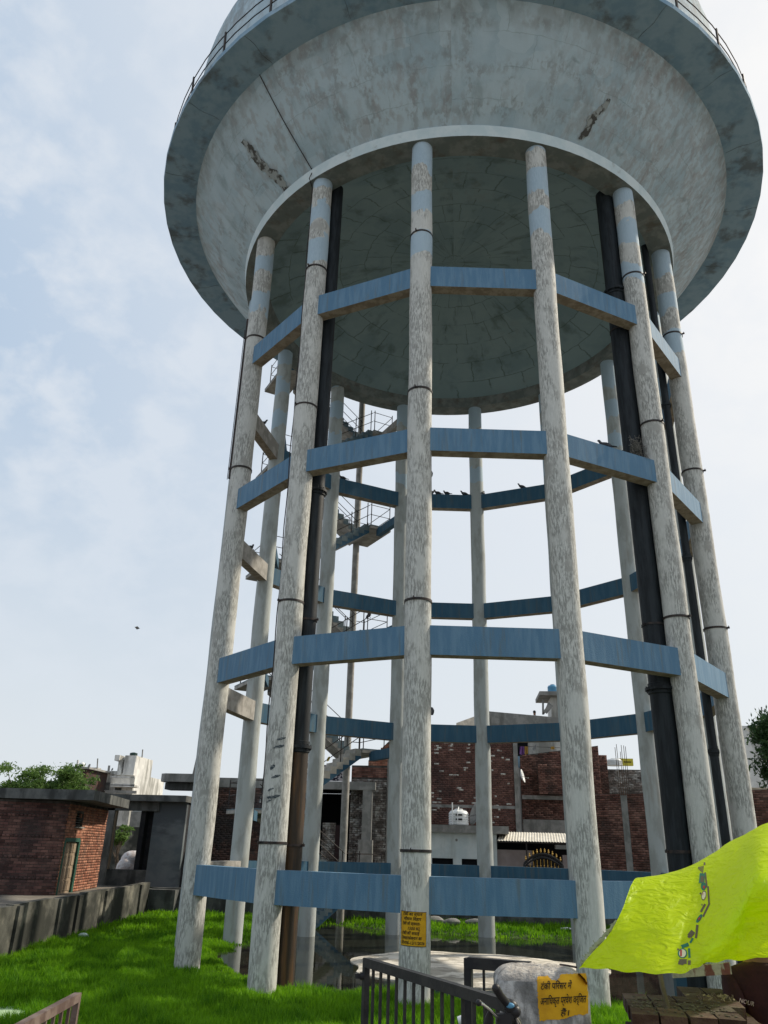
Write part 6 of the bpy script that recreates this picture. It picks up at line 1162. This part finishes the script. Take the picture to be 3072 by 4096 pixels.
mark(2740, 3782, 30, 14, -.35, m_grn); mark(2766, 3762, 8, 22, .5, m_grn); mark(2765, 3735, 26, 20, -.9, m_prt); mark(2758, 3744, 16, 10, -.9, m_prt); mark(2786, 3735, 9, 36, .15, m_prt); mark(2788, 3712, 10, 26, .1, m_prt)
mark(2797, 3674, 40, 15, -1.0, m_grn, 'o'); mark(2797, 3674, 16, 6, -1.0, m_red, 'o'); mark(2825, 3640, 8, 60, .45, m_prt); mark(2812, 3632, 9, 36, .5, m_prt); mark(2808, 3619, 5, 9, 0, m_prt, 'o')
mark(2815, 3582, 20, 40, .15, m_prt, 'o'); mark(2815, 3582, 15, 32, .15, m_cream, 'o'); mark(2812, 3582, 4, 24, .1, m_red); mark(2818, 3583, 4, 20, .1, m_red); mark(2802, 3574, 7, 9, 0, m_prt, 'o')
mark(2814, 3545, 22, 34, .0, m_grn, 'o'); mark(2816, 3548, 9, 12, .2, m_red, 'o'); mark(2808, 3513, 22, 40, .1, m_grn); mark(2809, 3516, 14, 26, .1, m_prt)
mark(2834, 3580, 7, 70, -.06, m_prt); mark(2824, 3520, 7, 62, -.12, m_prt)
for k_ in range(5): mark(2812 - k_ * 4.5, 3478 - k_ * 1.5, 3.4, 30 - k_ * 5, .1, m_prt)
mark(2818, 3455, 7, 12, 0, m_prt); mark(2848, 3418, 10, 10, -.4, m_prt); mark(2862, 3406, 8, 12, -.4, m_prt); mark(2878, 3398, 9, 8, -.4, m_prt)
# knotted fringe rope along the left hem
mb = MB(); hem = []
for k_ in range(26):
    t_ = k_ / 25; q = at(2322 + (2468 - 2322) * t_ , 3862 - (3862 - 3692) * t_ ** .9, 5.0 + .13 * t_); hem.append(q + Vector((random.gauss(0, .006), -.01, random.gauss(0, .008))))
mb.tube(hem, [.009 + .005 * random.random() for _ in hem], 6)
for k_ in range(30): q = random.choice(hem); mb.tube([q, q + Vector((random.gauss(-.008, .006), 0, random.gauss(.005, .008)))], .003, 4)
build(mb, 'hem_rope', M('frayed_rope', (.30, .32, .20), rough=.9, bump=.2), TP)
mb = MB(); mb.tube([at(2308, 3870, 4.98), at(2270, 3862, 5.0), at(2240, 3858, 5.05)], .005, 6); build(mb, 'tie_string', m_iron, TP)
# debris: rocks and sacks on the far bank
for px, py, w__, lb in ((1735, 3680, .75, 'rounded grey sack-like lump on the far bank beside the middle column'), (1805, 3688, .6, 'pointed grey lump on the far bank, right of the first'), (1900, 3688, .6, 'dark broken concrete on the far bank by the far column')):
    q = atz(px, py + 14, LOT + .05); mb = MB(); mb.ball(q + Vector((0, 0, .1)), w__ * .6, 14, sc=(1, .6, .34))
    for v in mb.v: v += (v - q) * .25 * mnoise.noise(v * 2.2)
    tag(build(mb, 'rubble_lump', m_cgrey, smooth=True), lb, 'rubble', 'rubble on the far bank')
q = atz(2240, 3716, LOT + .05); mb = MB(); mb.tube([q, q + Vector((.25, 0, .02)), q + Vector((.5, 0, 0))], [.03, .045, .02], 10); tag(build(mb, 'plastic_bottle', m_plw, smooth=True), 'white plastic litter lying on the far grass bank', 'bottle')
q = at(360, 3395, 1); q = atz(330, 3760, LOT); mb = MB(); mb.ball(q + Vector((0, 0, .1)), .13, 10, sc=(1.2, .7, .6)); tag(build(mb, 'plastic_bag', M('thin_pale_plastic', (.45, .55, .50), rough=.3, bump=0), smooth=True), 'pale plastic bag lying in the grass near the left wall', 'bag')
